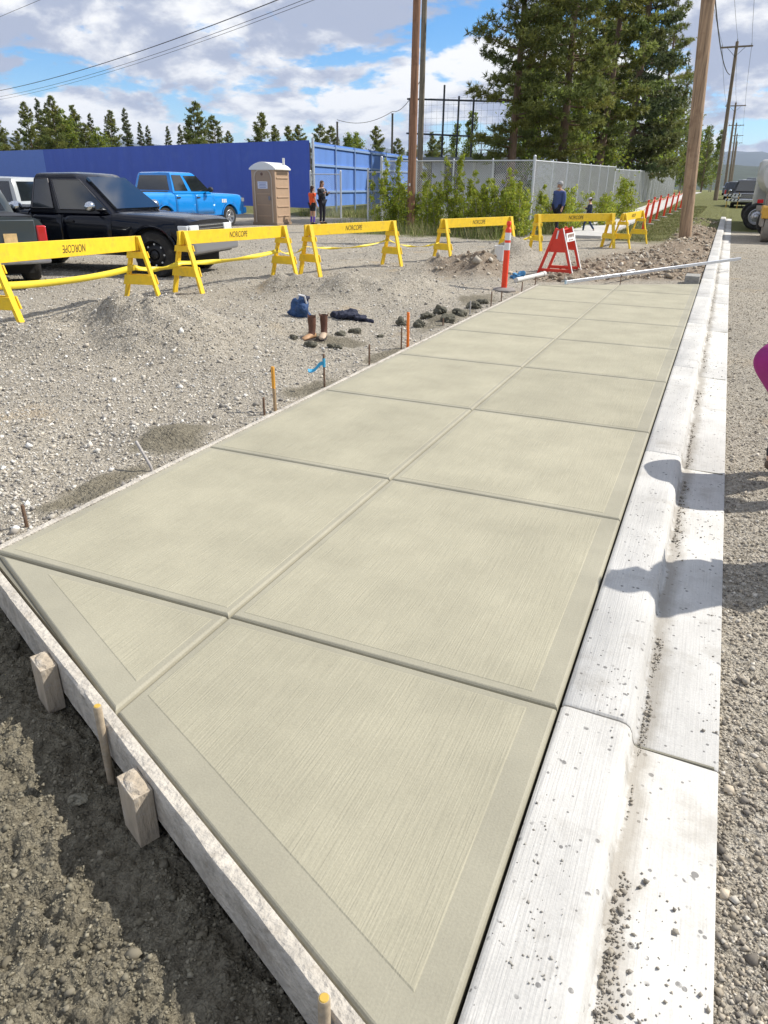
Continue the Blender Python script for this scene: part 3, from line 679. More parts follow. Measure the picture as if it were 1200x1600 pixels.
a = Vector(gp(806, 442)); b = Vector(gp(850, 432)); a.z = Ts(a.x, a.y)+.05; b.z = Ts(b.x, b.y)+.05
root = thing('pvc_pipe', 'short pale plastic pipe on dirt in front of the red barricade', 'pipe', a)
MB().tube([(0, 0, 0), tuple(b-a)], .045, 14).build('pipe_barrel', PVC, root, smooth=True); MB().tube([(b-a)*.93, (b-a)*1.01], .055, 14).build('collar', PVC, root, smooth=True)
P = gp(808, 436); mb = MB(); mb.blob((0, 0, .05), (.1, .08, .06), 5, 3, .4); mb.blob((.08, .02, .09), (.06, .05, .06), 6, 3, .4); mb.blob((-.09, .03, .03), (.07, .05, .035), 8, 3, .4)
o = mb.build('rag', mat('blue_cloth', (.09, .28, .50), .85, var=.3, vscale=20, bump=.3), smooth=True, loc=(P[0], P[1], Ts(P[0], P[1]))); tag(o, 'crumpled blue rag on dirt beside the orange delineator', 'rag')
P = gp(780, 407); root = thing('bucket', 'white plastic bucket standing behind the orange delineator', 'bucket', (P[0], P[1], Ts(P[0], P[1])-.01))
MB().lathe([(.105, 0), (.13, .30), (.138, .30), (.138, .335), (.128, .335), (.1, .02)], 20, cap=True).build('pail', mat('white_plastic', (.72, .72, .70), .45), root, smooth=True)
MB().tube([(.14, 0, .3), (.12, .06, .22), (0, .14, .16), (-.12, .06, .22), (-.14, 0, .3)], .004, 6).build('bail_handle', ALU, root)

# boots, bag and jacket
LEATHER = mat('brown_leather', (.115, .048, .028), .55, var=.3, vscale=14, bump=.08); TAN = mat('tan_leather', (.46, .27, .14), .65, var=.25, vscale=16); SOLE = mat('dark_sole', (.05, .04, .035), .8)
def boot(loc, rz, lab, m_toe):
    root = thing('work_boot', lab, 'boot', loc, rz, 'pair of tall boots'); root.scale = (.76,)*3
    # shaft: elliptical rings leaning a little, foot: rounded wedge pointing to +x
    mb = MB(); rings = []
    for (z, cx, rx, ry) in [(.36, .005, .072, .062), (.362, .005, .066, .056), (.30, .0, .07, .06), (.22, -.004, .064, .055), (.14, -.002, .058, .05), (.10, .01, .066, .05), (.07, .02, .078, .049)]: rings.append((z, cx, rx, ry))
    n = 18; vs = [(cx+rx*math.cos(2*math.pi*j/n), ry*math.sin(2*math.pi*j/n), z) for z, cx, rx, ry in rings for j in range(n)]
    fs = [(i*n+j, i*n+(j+1) % n, (i+1)*n+(j+1) % n, (i+1)*n+j) for i in range(len(rings)-1) for j in range(n)]; mb.add(vs, fs); mb.build('shaft', LEATHER, root, smooth=True)
    mb = MB(); rings = [(-.072, .03, .05, .085), (-.05, .045, .05, .12), (.02, .05, .05, .135), (.08, .05, .05, .105), (.14, .055, .05, .085), (.19, .05, .045, .075), (.215, .03, .04, .055)]
    m = 12; vs = []
    for x, hw, zb, zt in rings:
        zb = .022
        for j in range(m):
            t = 2*math.pi*j/m; vs.append((x, hw*math.cos(t), (zb+zt)/2+(zt-zb)/2*math.sin(t)))
    fs = [(i*m+j, i*m+(j+1) % m, (i+1)*m+(j+1) % m, (i+1)*m+j) for i in range(len(rings)-1) for j in range(m)]+[tuple(range(m-1, -1, -1)), tuple(range((len(rings)-1)*m, len(rings)*m))]
    mb.add(vs, fs); mb.build('foot', m_toe, root, smooth=True)
    mb = MB(); out = [(-.08, -.035), (-.02, -.046), (.06, -.046), (.15, -.058), (.21, -.035), (.222, 0), (.21, .035), (.15, .058), (.06, .046), (-.02, .046), (-.08, .035)]; mb.prism(out, 0, .026); mb.build('sole', SOLE, root, bevel=.004)
    for s in (-1, 1): MB().tube([(-.02, s*.058, .34), (0, s*.072, .385), (.02, s*.058, .34)], .006, 6).build('pull_strap', LEATHER, root)
P = gp(488, 531); zz = Ts(P[0], P[1]); bx, by = P[0], P[1]
boot((bx, by, zz), R(-100), 'left boot of the brown and tan pair standing on gravel', TAN)
P2 = gp(503, 527); boot((P2[0]+.03, P2[1], Ts(P2[0]+.03, P2[1])), R(-72), 'right boot of the brown and tan pair standing on gravel', mat('pale_tan_leather', (.5, .38, .27), .7, var=.2, vscale=16))
def cloth_heap(name, px, py, parts, m, lab, cat):
    P = gp(px, py); mb = MB()
    for i, (dx, dy, dz, rx, ry, rz_, rot) in enumerate(parts): mb.blob((dx, dy, dz), (rx, ry, rz_), 60+i+len(parts), 3, .35, Matrix.Rotation(R(rot), 3, 'Z'))
    o = mb.build(name, m, smooth=True, loc=(P[0], P[1], Ts(P[0], P[1])-.015)); tag(o, lab, cat)
    t = bpy.data.textures.new(name+'_folds', 'CLOUDS'); t.noise_scale = .07
    r = o.modifiers.new('remesh', 'REMESH'); r.mode = 'VOXEL'; r.voxel_size = .014; d = o.modifiers.new('folds', 'DISPLACE'); d.texture = t; d.strength = .055; d.mid_level = .5; o.modifiers.new('s', 'SMOOTH').iterations = 1
    return o
NAVY = mat('navy_cloth', (.022, .026, .05), .85, var=.4, vscale=25, bump=.2); BLUEBAG = mat('blue_bag_cloth', (.025, .07, .18), .75, var=.35, vscale=18, bump=.2)
cloth_heap('jacket', 549, 499, [(-.14, .02, .05, .15, .11, .075, 10), (-.02, 0, .055, .15, .10, .07, -15), (.12, -.02, .04, .12, .07, .05, -10), (.26, -.05, .025, .11, .03, .028, -12)], NAVY, 'dark navy jacket dropped in a heap on the gravel', 'jacket')
rt_ = thing('tool_bag', 'slumped blue cloth bag on gravel just behind the boots', 'bag', (0, 0, 0))
bg_ = cloth_heap('bag_body', 471, 495, [(0, 0, .12, .12, .10, .14, 0), (-.03, 0, .07, .13, .11, .08, 20), (.02, .02, .22, .08, .06, .06, 30)], BLUEBAG, None, None); bg_.parent = rt_
lc = bg_.location.copy(); rt_.location = lc; bg_.location = (0, 0, 0)
MB().tube([(-.02, -.06, .26), (.02, -.08, .32), (.09, -.05, .3), (.1, -.02, .2)], .014, 8).build('strap', mat('white_strap', (.6, .6, .6), .8), rt_, smooth=True)
MB().blob((.07, .02, .27), (.055, .04, .035), 4, 2, .3).build('flap', NAVY, rt_, smooth=True)

# ================================================================== YELLOW TRESTLES, TAPE, RED BARRICADE, DELINEATORS
YEL = mat('yellow_trestle_paint', (.86, .575, .02), .55, var=.10, vscale=9, bump=.03, dirt=((.42, .30, .08), .5, 6)); BLK = mat('black_stencil', (.05, .03, .015), .7)
def trestle(L_, R_, lab, flip=False, h=.95, side=1):
    L_ = Vector(L_); R_ = Vector(R_); d = R_-L_; ln = d.length; mid = (L_+R_)/2; rz = math.atan2(d.y, d.x)
    root = thing('trestle', lab, 'barricade', mid, rz, 'yellow trestle barricades')
    zl, zr = L_.z-mid.z, R_.z-mid.z
    X = ln/2
    mb = MB(); mb.bar((-X-.12, 0, zl+h-.105), (X+.12, 0, zr+h-.105), .04, .205); rail = mb.build('rail', YEL, root, bevel=.004)
    tilt = math.atan2(zr-zl, ln)
    text('NORCOPE', .135, BLK, rail, (0, -.0215, (zl+zr)/2+h-.105), (R(90), (math.pi if flip else 0)-tilt, 0), shear=.18, sx=.78)
    for s, zz in ((-1, zl), (1, zr)):
        x = s*X
        for q in (-1, 1):
            mb = MB(); top = Vector((x, q*.045, zz+h-.012)); bot = Vector((x, q*.30, zz-.03)); mb.bar(bot, top, .09, .038, upv=(0, 1, .2)); mb.build('leg', YEL, root, bevel=.003)
        for (z0, z1, g) in ((.26, .40, .0), (.64, .73, .0)):
            for q in (-1, 1):
                mb = MB(); w0 = .30-(.255)*(z0/(h))+.03; w1 = .30-.255*(z1/h)+.03; xx = x+q*.058
                mb.prism([(-w0, z0), (w0, z0), (w1, z1), (-w1, z1)], xx-.011, xx+.011, Matrix.Translation((0, 0, zz)) @ YZ); mb.build('cross_brace' if z0 < .5 else 'gusset', YEL, root, bevel=.002)
        mb = MB(); 
        for q in (-1, 1): mb.box((x, q*.034, zz+h-.10), (.1, .026, .2))
        mb.build('rail_pocket', YEL, root, bevel=.003)
    return root, L_, R_
def tr_place(lpx, rpx, ln, h=.95):
    Lg = gp(*lpx); Rg = gp(*rpx); d = ray(rpx[0], rpx[1]); d = d[:2]/np.hypot(*d[:2]); t0 = np.hypot(Rg[0], Rg[1])
    L2 = Lg[:2]; b = d@L2; c = L2@L2-ln*ln; disc = max(0, b*b-c); t = min((b-math.sqrt(disc), b+math.sqrt(disc)), key=lambda q: abs(q-t0))
    Rp = d*t
    return (L2[0], L2[1], Ts(L2[0], L2[1])), (Rp[0], Rp[1], Ts(Rp[0], Rp[1]))
TR = [((5, 519), (224, 468), 3.15, 'nearest yellow trestle, its stencilled rail mounted upside down', True),
      ((295, 457), (445, 432), 2.75, 'yellow trestle in front of the black pickup bumper', False),
      ((485, 430), (612, 417), 2.5, 'yellow trestle before the brown pole and the two bystanders', False),
      ((691, 408), (793, 387), 2.6, 'yellow trestle behind the tall orange delineator', False),
      ((836, 391), (949, 388), 2.5, 'yellow trestle in front of the walking man', False),
      ((968, 388), (996, 376), 2.3, 'yellow trestle seen end-on beside the footpath', False)]
TRP = []
for lp, rp, ln, lab, fl in TR:
    a, b = tr_place(lp, rp, ln); TRP.append(trestle(a, b, lab, fl))
TAPE = mat('yellow_caution_tape', (.80, .62, .04), .45, var=.08, vscale=5)
def tape(pts_, w, lab, m=TAPE, tw=0., seg=14, sag=.06):
    mb = MB(); vs = []; pts_ = [Vector(p) for p in pts_]; n = 0
    for k in range(len(pts_)-1):
        a, b = pts_[k], pts_[k+1]
        for i in range(seg+(1 if k == len(pts_)-2 else 0)):
            t = i/seg; p = a.lerp(b, t); p.z -= sag*4*t*(1-t); th = tw*math.sin(t*math.pi*2.5+k)*(1 if tw else 0)
            dd = (b-a).normalized(); sd_ = Vector((-dd.y, dd.x, 0)); u = Vector((0, 0, 1))*math.cos(th)+sd_*math.sin(th)
            vs += [p+u*w/2, p-u*w/2]; n += 1
    mb.add(vs, [(2*i, 2*i+1, 2*i+3, 2*i+2) for i in range(n-1)]); o = mb.build('caution_tape', m, smooth=True); s_ = o.modifiers.new('solid', 'SOLIDIFY'); s_.thickness = .0015
    return tag(o, lab, 'tape', 'caution tape strung on the trestles')
def up_(v, z, off=(0, 0)): return (v.x+off[0], v.y+off[1], v.z+z)
t1, t2, t3, t4, t5, t6 = TRP
tape([(t1[1].x-.7, t1[1].y-2.5, t1[1].z+.42), up_(t1[1], .5, (-.1, 0)), up_(t1[2], .50, (-.1, 0))], .085, 'yellow caution tape below the nearest trestle rail', tw=.15)
tape([up_(t1[2], .50, (-.1, 0)), up_(t2[1], .46, (-.1, 0)), up_(t2[2], .50, (-.1, 0))], .08, 'yellow caution tape crossing in front of the black pickup', tw=.8)
tape([up_(t2[2], .50, (-.1, 0)), up_(t3[1], .55, (-.1, 0)), up_(t3[2], .55, (-.1, 0))], .05, 'sagging twisted caution tape under the trestle before the brown pole', tw=1.2, sag=.10)
tape([up_(t3[2], .55, (-.1, 0)), up_(t4[1], .42, (-.1, 0))], .045, 'thin caution tape spanning the gap right of the brown pole', tw=1.4, sag=.12)
tape([up_(t4[2], .4, (-.1, 0)), up_(t5[1], .38, (-.1, 0))], .06, 'caution tape linking the two trestles behind the red barricade', tw=.8, sag=.08)

RED = mat('red_orange_plastic', (.72, .045, .02), .45, var=.08, vscale=6); WHT = mat('white_reflective', (.75, .75, .73), .5, var=.06, vscale=14)
def a_frame():
    BL = Vector(gp(838, 431)); FR = Vector(gp(891, 436)); 
    c = Vector(gp(873, 428)); c.z = Ts(c.x, c.y)
    root = thing('folding_barricade', 'red folding A-frame barricade with a small white board between its sides', 'barricade', c, R(-3))
    # two A-shaped side frames facing the viewer (in x-z), one behind the other along y
    H, W = .92, .36
    for y, nm in ((-.36, 'front'), (.42, 'back')):
        fr = MB()
        for s in (-1, 1): fr.bar((s*W, y, 0), (s*.05, y, H), .05, .055, upv=(1, 0, 0))
        fr.bar((-W*.97, y, .1), (W*.97, y, .1), .045, .06); f = fr.build('side_frame', RED, root, bevel=.004)
        p = MB(); p.prism([(-.225, .46), (.225, .46), (.055, .9), (-.055, .9)], -.012, .012, Matrix.Translation((0, y+.0, 0)) @ XZ); p.build('panel', RED, f, bevel=.003)
        e = MB()
        e.bar((W+.032, y, 0), (.05+.032, y, H), .012, .05, upv=(0, 1, 0)); e.build('white_edge', WHT, f)
    m = MB(); m.box((.16, .03, .74), (.022, .72, .17), Matrix.Rotation(R(-10), 3, 'Y')); b = m.build('sign_board', WHT, root, bevel=.004)
    m = MB()
    for i in range(4): m.box((.175, -.2+i*.13, .775), (.004, .05, .07))
    for i in range(3): m.box((.186, -.14+i*.13, .695), (.004, .06, .02))
    o = m.build('board_marks', mat('faded_print', (.30, .14, .08), .7), b); o['kind'] = 'stuff'
    m = MB(); m.box((-.02, -.378, .80), (.03, .006, .16), Matrix.Rotation(R(8), 3, 'Y')); m.build('reflector_strip', WHT, root)
    m = MB(); m.tube([(0, -.36, .88), (0, .42, .88)], .014, 8); m.build('top_rod', RED, root)
a_frame()
DORANGE = mat('orange_delineator_plastic', (.88, .055, .012), .45, var=.06, vscale=8); RUB = mat('black_rubber', (.03, .03, .03), .8, var=.2, vscale=10); DUSTY = mat('dusty_rubber_base', (.24, .22, .20), .9, var=.2, vscale=12)
def delineator(x, y, z, h, lab, lean=(0, 0), base=True, bands=2):
    root = thing('delineator', lab, 'delineator', (x, y, z), R(random.uniform(-20, 20)), 'orange delineator posts')
    sh = Matrix(((1, 0, lean[0], 0), (0, 1, lean[1], 0), (0, 0, 1, 0), (0, 0, 0, 1)))
    if base: MB().lathe([(.21, 0), (.21, .03), (.17, .055), (.06, .065)], 8).build('base', DUSTY, root, bevel=.004)
    MB().lathe([(.05, .05), (.05, h-.14), (.042, h-.11), (.028, h-.1), (.026, h-.07), (.04, h-.06), (.042, h-.02), (.03, h)], 14, sh).build('post', DORANGE, root, smooth=True)
    for z0, z1 in ((h-.46, h-.34), (h-.30, h-.18))[:bands]: MB().lathe([(.0515, z0), (.0515, z1)], 14, sh, cap=False).build('reflective_band', WHT, root, smooth=True)
P = gp(787, 455); delineator(P[0], P[1], Ts(P[0], P[1]), 1.14, 'tall orange delineator with silver bands beside the far end of slab')
DEL = []
yy = [31.3, 35.6, 38.9, 42.4, 46.0, 49.6, 53.2]; dl = ['nearest orange delineator in the row beside the footpath']+['%s orange delineator from the front in the footpath row' % q for q in ORD[1:7]]
for i, Y_ in enumerate(yy):
    px = [1007, 1016, 1025, 1036, 1045, 1053, 1060][i]; X_ = at_y(px, Y_, 340); DEL.append((X_, Y_)); delineator(X_, Y_, Ts(X_, Y_), 1.12, dl[i], lean=(.06+.02*random.random(), .03), bands=0)
PINK = mat('red_white_tape', (.75, .22, .18), .5, var=.5, vscale=3)
for i in range(6):
    a, b = DEL[i], DEL[i+1]; o = tape([(a[0]+.05, a[1], Ts(*a)+1.02), (b[0]+.05, b[1], Ts(*b)+1.02)], .07, 'red caution tape between %s and %s footpath delineator' % (ORD[i], ORD[i+1]), PINK, tw=.3, sag=.12); o['group'] = 'red tape between delineators'
tape([up_(t6[2], .9), (DEL[0][0]+.05, DEL[0][1], Ts(*DEL[0])+1.0)], .06, 'pale caution tape from end-on trestle to the nearest footpath delineator', mat('pale_tape', (.78, .5, .25), .5), sag=.05)

# ================================================================== POLES AND WIRES
def pole_mat(name, c): return mat(name, c, .85, var=.6, vscale=16, stretch=(1, 1, .05), bump=.3, bscale=30, dirt=((c[0]*.5, c[1]*.42, c[2]*.38), .8, 2.2))
P_BROWN = pole_mat('brown_pole_wood', (.27, .145, .085)); P_GREY = pole_mat('grey_green_pole_wood', (.20, .17, .125)); P_TAN = pole_mat('tan_pole_wood', (.36, .245, .155)); P_FAR = pole_mat('far_pole_wood', (.24, .185, .13))
STEEL = mat('galvanised_steel', (.62, .64, .66), .5, metal=.35, var=.12, vscale=15); DARKM = mat('dark_metal', (.05, .055, .06), .5, metal=.5); CERAM = mat('insulator', (.30, .33, .36), .3)
def pole(base, top, r0, r1, m, lab, name='utility_pole', grp='utility poles', arm=None, arm_z=.4, extra=()):
    base = Vector(base); top = Vector(top); root = thing(name, lab, 'pole', base, 0, grp); d = top-base
    MB().tube([d*t for t in (-.03, 0, .2, .4, .6, .8, 1)], [r0*1.02, r0]+[r0+(r1-r0)*t for t in (.2, .4, .6, .8, 1)], 14).build('shaft', m, root, smooth=True)
    ends = []
    if arm:
        w, ax = arm; c = d*(1-arm_z/d.length); a = Vector(ax).normalized()
        arm_o = MB().bar(c-a*w/2+Vector((0, -.16, 0)), c+a*w/2+Vector((0, -.16, 0)), .1, .12).build('crossarm', m, root)
        for s in (-1, 1):
            MB().bar(c+a*s*w*.28+Vector((0, -.22, -.05)), c+Vector((0, -.16, -.7)), .012, .03).build('arm_brace', DARKM, root)
            q = c+a*s*w*.45+Vector((0, -.16, .06)); MB().lathe([(.02, 0), (.045, .03), (.03, .06), (.05, .09), (.03, .14), (.02, .17)], 10, Matrix.Translation(q)).build('insulator', CERAM, arm_o, smooth=True); ends.append(base+q+Vector((0, 0, .17)))
        q = d; MB().lathe([(.02, 0), (.045, .04), (.03, .08), (.05, .12), (.02, .2)], 10, Matrix.Translation(q)).build('insulator', CERAM, root, smooth=True); ends.append(base+q+Vector((0, 0, .2)))
    return root, ends
b = gp(641, 362); pl = b
r_, _ = pole((b[0], b[1], Ts(b[0], b[1])), (b[0]+.05, b[1], Ts(b[0], b[1])+11.5), .150, .115, P_BROWN, 'reddish brown utility pole standing in front of chain-link fence')
m = MB(); m.box((.0, -.172, 1.62), (.06, .006, .09)); m.build('pole_tag', WHT, r_)
gY = 35.6; gX = at_y(659, gY, 150); gtop = Vector((gX, gY, 11.6))
pole((gX, gY, Ts(gX, gY)), gtop, .15, .11, P_GREY, 'thinner grey-green utility pole just right of the brown pole')
b = gp(1070, 371); b3 = Vector((b[0], b[1], Ts(b[0], b[1])))
# its lean is read from the photograph: 1071,370 -> 1105,0
lx = [x for x in np.linspace(-1, 1.5, 500)]; zt = solve_top(b3.x, b3.y, 0)
best = min(lx, key=lambda dx: abs(proj((b3.x+dx, b3.y, zt))[0]-1106)); k = 11.5/(zt-b3.z)
tt = Vector((b3.x+best*k, b3.y, b3.z+11.5))
r_, near_ends = pole(b3, tt, .20, .20, P_TAN, 'thick weathered tan utility pole beside the kerb, leaning right', arm=(2.4, (1, .05, 0)))
POLES = []
pk = [(1118, 312, 76.0, 64, 1152), (1131, 303, 121, 160, 1150), (1138, 297, 165, 192, 1151), (1141, 294, 212, 209, 1152), (1143, 291, 260, 221, 1152)]
pls = ['second utility pole along the road, crossarm plainly visible against the sky', 'third utility pole along the road, small crossarm', 'fourth utility pole along the road', 'fifth utility pole along the road', 'farthest utility pole along the road']
prev = near_ends
WIRE = mat('black_wire', (.03, .03, .035), .6)
def wire(a, b, sag, lab, r=.012, n=22, name='power_line', grp='overhead power lines'):
    a = Vector(a); b = Vector(b); pts_ = []
    for i in range(n+1):
        t = i/n; p = a.lerp(b, t); p.z -= sag*4*t*(1-t); pts_.append(p)
    o = MB().tube(pts_, r, 5).build(name, WIRE, smooth=True); return tag(o, lab, 'wire', grp)
for i, (px, py, Y_, tpy, tpx) in enumerate(pk):
    X_ = at_y(px, Y_, py); z0 = Ts(X_, Y_); zt = solve_top(X_, Y_, tpy)
    xt = min(np.linspace(X_-4, X_+6, 800), key=lambda q: abs(proj((q, Y_, zt))[0]-tpx))
    _, ends = pole((X_, Y_, z0), (xt, Y_, zt), .19, .12, P_FAR, pls[i], arm=(2.5+.1*i, (1, -.05, 0)))
    for j in range(3):
        nm = ['left', 'right', 'top'][j]
        wire(prev[j], ends[j], .5, 'overhead line on the %s insulator between %s and %s roadside pole' % (nm, ['first', 'second', 'third', 'fourth', 'fifth'][i], ['second', 'third', 'fourth', 'fifth', 'farthest'][i]), r=.011 if i == 0 else .014)
    if i == 0:
        wire(Vector(tt)-Vector((0, 0, 2.6)), Vector((xt, Y_, zt))-Vector((.1, .2, 2.4)), .9, 'thick black communication cable below the power lines to second roadside pole', r=.03)
    prev = ends
# lines crossing the upper left sky, ending on the grey pole
for (p0, zoff, r_w, lab) in [((0, 131), 0.0, .024, 'uppermost and thickest of three overhead lines across left sky'), ((0, 139), -.45, .014, 'middle of three overhead lines across the left sky'), ((0, 143), -.62, .012, 'lowest of three overhead lines across the left sky')]:
    q = gz(p0[0], p0[1], 10.2); s = Vector((gX, gY, 11.35+zoff)); e = Vector(q); dirv = (e-s); e2 = s+dirv*1.35; e2.z = s.z+(e.z-s.z)*1.0
    wire(s, e2, 1.1, lab, r=r_w, n=40)
a = gz(0, 26, 13); b = gz(62, 0, 13); a = Vector(a); b = Vector(b); d = b-a
wire(a-d*2, b+d*6, .0, 'single thin overhead line in the top left corner of sky', r=.014)

# ================================================================== BLUE WALLS, GATE FENCE, CHAIN-LINK FENCE, BACKSTOP, SHED
BLUE = mat('blue_painted_plywood', (.040, .095, .46), .6, var=.10, vscale=1.2, stretch=(1, 1, .25), bump=.03, dirt=((.075, .14, .47), .6, 1.3)); BLUE2 = mat('faded_blue_plywood', (.12, .25, .62), .65, var=.16, vscale=1.5, stretch=(1, 1, .3), bump=.03); BLUE_L = mat('lighter_blue_plywood', (.10, .19, .56), .65, var=.1)
Cc = gz(483, 219, 3.55); Lc = gz(0, 236, 3.55)
Wc = Vector((Cc[0], Cc[1], 0)); Wl = Vector((Lc[0], Lc[1], 0)); wd = (Wl-Wc).normalized(); Wl = Wc+wd*((Wl-Wc).length+6)
def plywood_wall(name, p, q, z0, z1, m, lab, th=.02, pw=1.22, left_m=None, n_left=0, side=1, frame=False):
    p = Vector(p); q = Vector(q); d = q-p; ln = d.length; rz = math.atan2(d.y, d.x); zb = Ts(p.x, p.y); root = thing(name, lab, 'wall', (p.x, p.y, zb), rz); n = int(ln/pw)+1
    for i in range(n):
        mb = MB(); a = i*pw+.003; b = min(ln, (i+1)*pw)-.003; off = .004*math.sin(i*12.9)
        mb.box(((a+b)/2, off, (z0+z1)/2-zb), (b-a, th, z1-z0)); mb.build('plywood_panel', left_m if (left_m and i >= n-n_left) else m, root)
    return root, d.normalized(), ln
wroot, wdir, wlen = plywood_wall('blue_wall', Wc, Wl, .55, 3.55, BLUE, 'long royal blue plywood wall behind the parked trucks', left_m=BLUE_L, n_left=10)
# white painted letter at the far left of the wall
tl = gz(4, 258, 2.9); dl_ = (Vector((tl[0], tl[1], 0))-Wc).dot(wd)
nside = 1 if (Matrix.Rotation(math.atan2(wd.y, wd.x), 3, 'Z') @ Vector((0, 1, 0))).y < 0 else -1
text('y', 1.3, WHT, wroot, (dl_+.15, nside*.022, 2.45), (R(90), 0, R(180) if nside > 0 else 0), sx=1.1)
for i in range(0, int(wlen/2.44)+1): MB().box((i*2.44+.06, -nside*.06, 1.6), (.09, .09, 3.4)).build('wall_post', mat('weathered_post', (.25, .22, .19), .85), wroot)
Dc = gz(660, 246, 3.55); We = Vector((Dc[0], Dc[1], 0))
wroot2, wdir2, wlen2 = plywood_wall('blue_wall', Wc+Vector((.05, .15, 0)), We, .60, 3.5, BLUE2, 'faded light blue plywood wall with steel rails, receding behind gate')
s2 = 1 if (Matrix.Rotation(math.atan2(wdir2.y, wdir2.x), 3, 'Z') @ Vector((0, 1, 0))).x > 0 else -1
BRAIL = mat('pale_blue_steel', (.32, .46, .72), .5, metal=.3)
for i in range(int(wlen2/3)+1): MB().tube([(.05+i*3, s2*.07, -.1), (.05+i*3, s2*.07, 3.35)], .045, 10).build('rail_post', BRAIL, wroot2, smooth=True)
for z in (1.15, 2.35, 3.2): MB().box((wlen2/2, s2*.045, z), (wlen2, .06, .1)).build('steel_rail', BRAIL, wroot2)
MB().tube([(-.02, s2*.06, -.1), (-.02, s2*.06, 3.5)], .06, 10).build('corner_post', STEEL, wroot2, smooth=True)

def chain_link(p, q, h, lab, posts=None, rail=True, pitch=.075, wire_w=.0045, post_r=.028, n_post=4, mid=False, name='chain_link_fence', endpost=False, tint=None, zf=None):
    p = Vector(p); q = Vector(q); d = q-p; d.z = 0; ln = d.length; x = d.normalized(); root = thing(name, lab, 'fence', (p.x, p.y, Ts(p.x, p.y)), math.atan2(d.y, d.x)); z0 = Ts(p.x, p.y)
    def gzl(t): w = p+x*t; return float(rise(w.y))-.05-z0
    for i in range(n_post+1):
        t = ln*i/n_post; e = i in (0, n_post) and endpost; r = post_r*1.7 if e else post_r
        g = gzl(t); o = MB().tube([(t, 0, g-.2), (t, 0, g+h+(.1 if e else 0))], r, 10).build('post', STEEL, root, smooth=True)
        MB().lathe([(r*1.1, 0), (r*1.1, .02), (r*.6, .05), (.004, .06)], 10, Matrix.Translation((t, 0, g+h+(.1 if e else 0)))).build('post_cap', STEEL, o, smooth=True)
    if rail:
        MB().tube([(t, 0, gzl(t)+h-.02) for t in np.linspace(0, ln, n_post*2+1)], .022, 8).build('top_rail', STEEL, root, smooth=True)
    if mid: MB().tube([(t, -.03, gzl(t)+.1) for t in np.linspace(0, ln, n_post+1)], .006, 5).build('tension_wire', STEEL, root)
    k = int((ln+h)/pitch); V = []; Fc = []
    for s in (-1, 1):
        for i in range(k+1):
            t0 = i*pitch-(h if s > 0 else 0); a = [t0, .06]; b = [t0+h, h] if s > 0 else [t0-h, h]
            ta, tb = a[0], b[0]; za, zb_ = a[1], b[1]
            if ta == tb: continue
            # clip to the panel
            def clip(t, z, t2, z2, lim): f = (lim-t)/(t2-t); return lim, z+(z2-z)*f
            if (ta < 0 and tb < 0) or (ta > ln and tb > ln): continue
            if ta < 0: ta, za = clip(ta, za, tb, zb_, 0)
            if tb < 0: tb, zb_ = clip(tb, zb_, ta, za, 0)
            if ta > ln: ta, za = clip(ta, za, tb, zb_, ln)
            if tb > ln: tb, zb_ = clip(tb, zb_, ta, za, ln)
            A = Vector((ta, 0, gzl(ta)+za)); B = Vector((tb, 0, gzl(tb)+zb_)); dv = (B-A); 
            if dv.length < .02: continue
            dv.normalize(); n1 = Vector((0, 1, 0)); n2 = dv.cross(n1); o = len(V); y = s*.003
            for P_ in (A, B):
                for j in range(3):
                    an = 2*math.pi*j/3; w = P_+(n1*math.cos(an)+n2*math.sin(an))*wire_w*.5+Vector((0, y, 0)); V.append(w[:])
            for j in range(3): Fc.append((o+j, o+(j+1) % 3, o+3+(j+1) % 3, o+3+j))
    me = tri_mesh('wire_mesh', np.array(V), np.array(Fc), STEEL); o = link('wire_mesh', me, root); o['kind'] = 'stuff'
    return root
FC = gp(825, 368); FC = Vector((FC[0], FC[1], 0))
FLv = Vector((at_y(596, 27.9, 290), 27.9, 0))
chain_link(FC, FLv, 2.42, 'chain-link fence section between brown pole and corner post, saplings behind', n_post=4, endpost=True, pitch=.085, wire_w=.006)
F2 = Vector((-6.3, 47, 0)); F3 = Vector((-6.35, 100, 0))
chain_link(FC+Vector((.02, .03, 0)), F2, 2.42, 'long chain-link fence along the footpath, its nearest half behind the walkers', n_post=7, endpost=False, mid=True, pitch=.07, wire_w=.010)
chain_link(F2+Vector((0, .06, 0)), F3, 2.3, 'far continuation of chain-link fence behind the delineators and tan pole', n_post=16, pitch=.09, wire_w=.014, mid=True)
ga = gp(487, 340); gb = gp(533, 341); chain_link((ga[0], ga[1], 0), (gb[0], gb[1], 0), 1.95, 'low chain-link fence piece left of the gate gap by blue wall', n_post=1, name='gate_fence', pitch=.09, wire_w=.006, endpost=True)
ga = gp(575, 346); gb = gp(603, 346); chain_link((ga[0], ga[1], 0), (gb[0], gb[1], 0), 2.05, 'short chain-link fence piece right of the gate gap', n_post=1, name='gate_fence', pitch=.09, wire_w=.006, endpost=True)

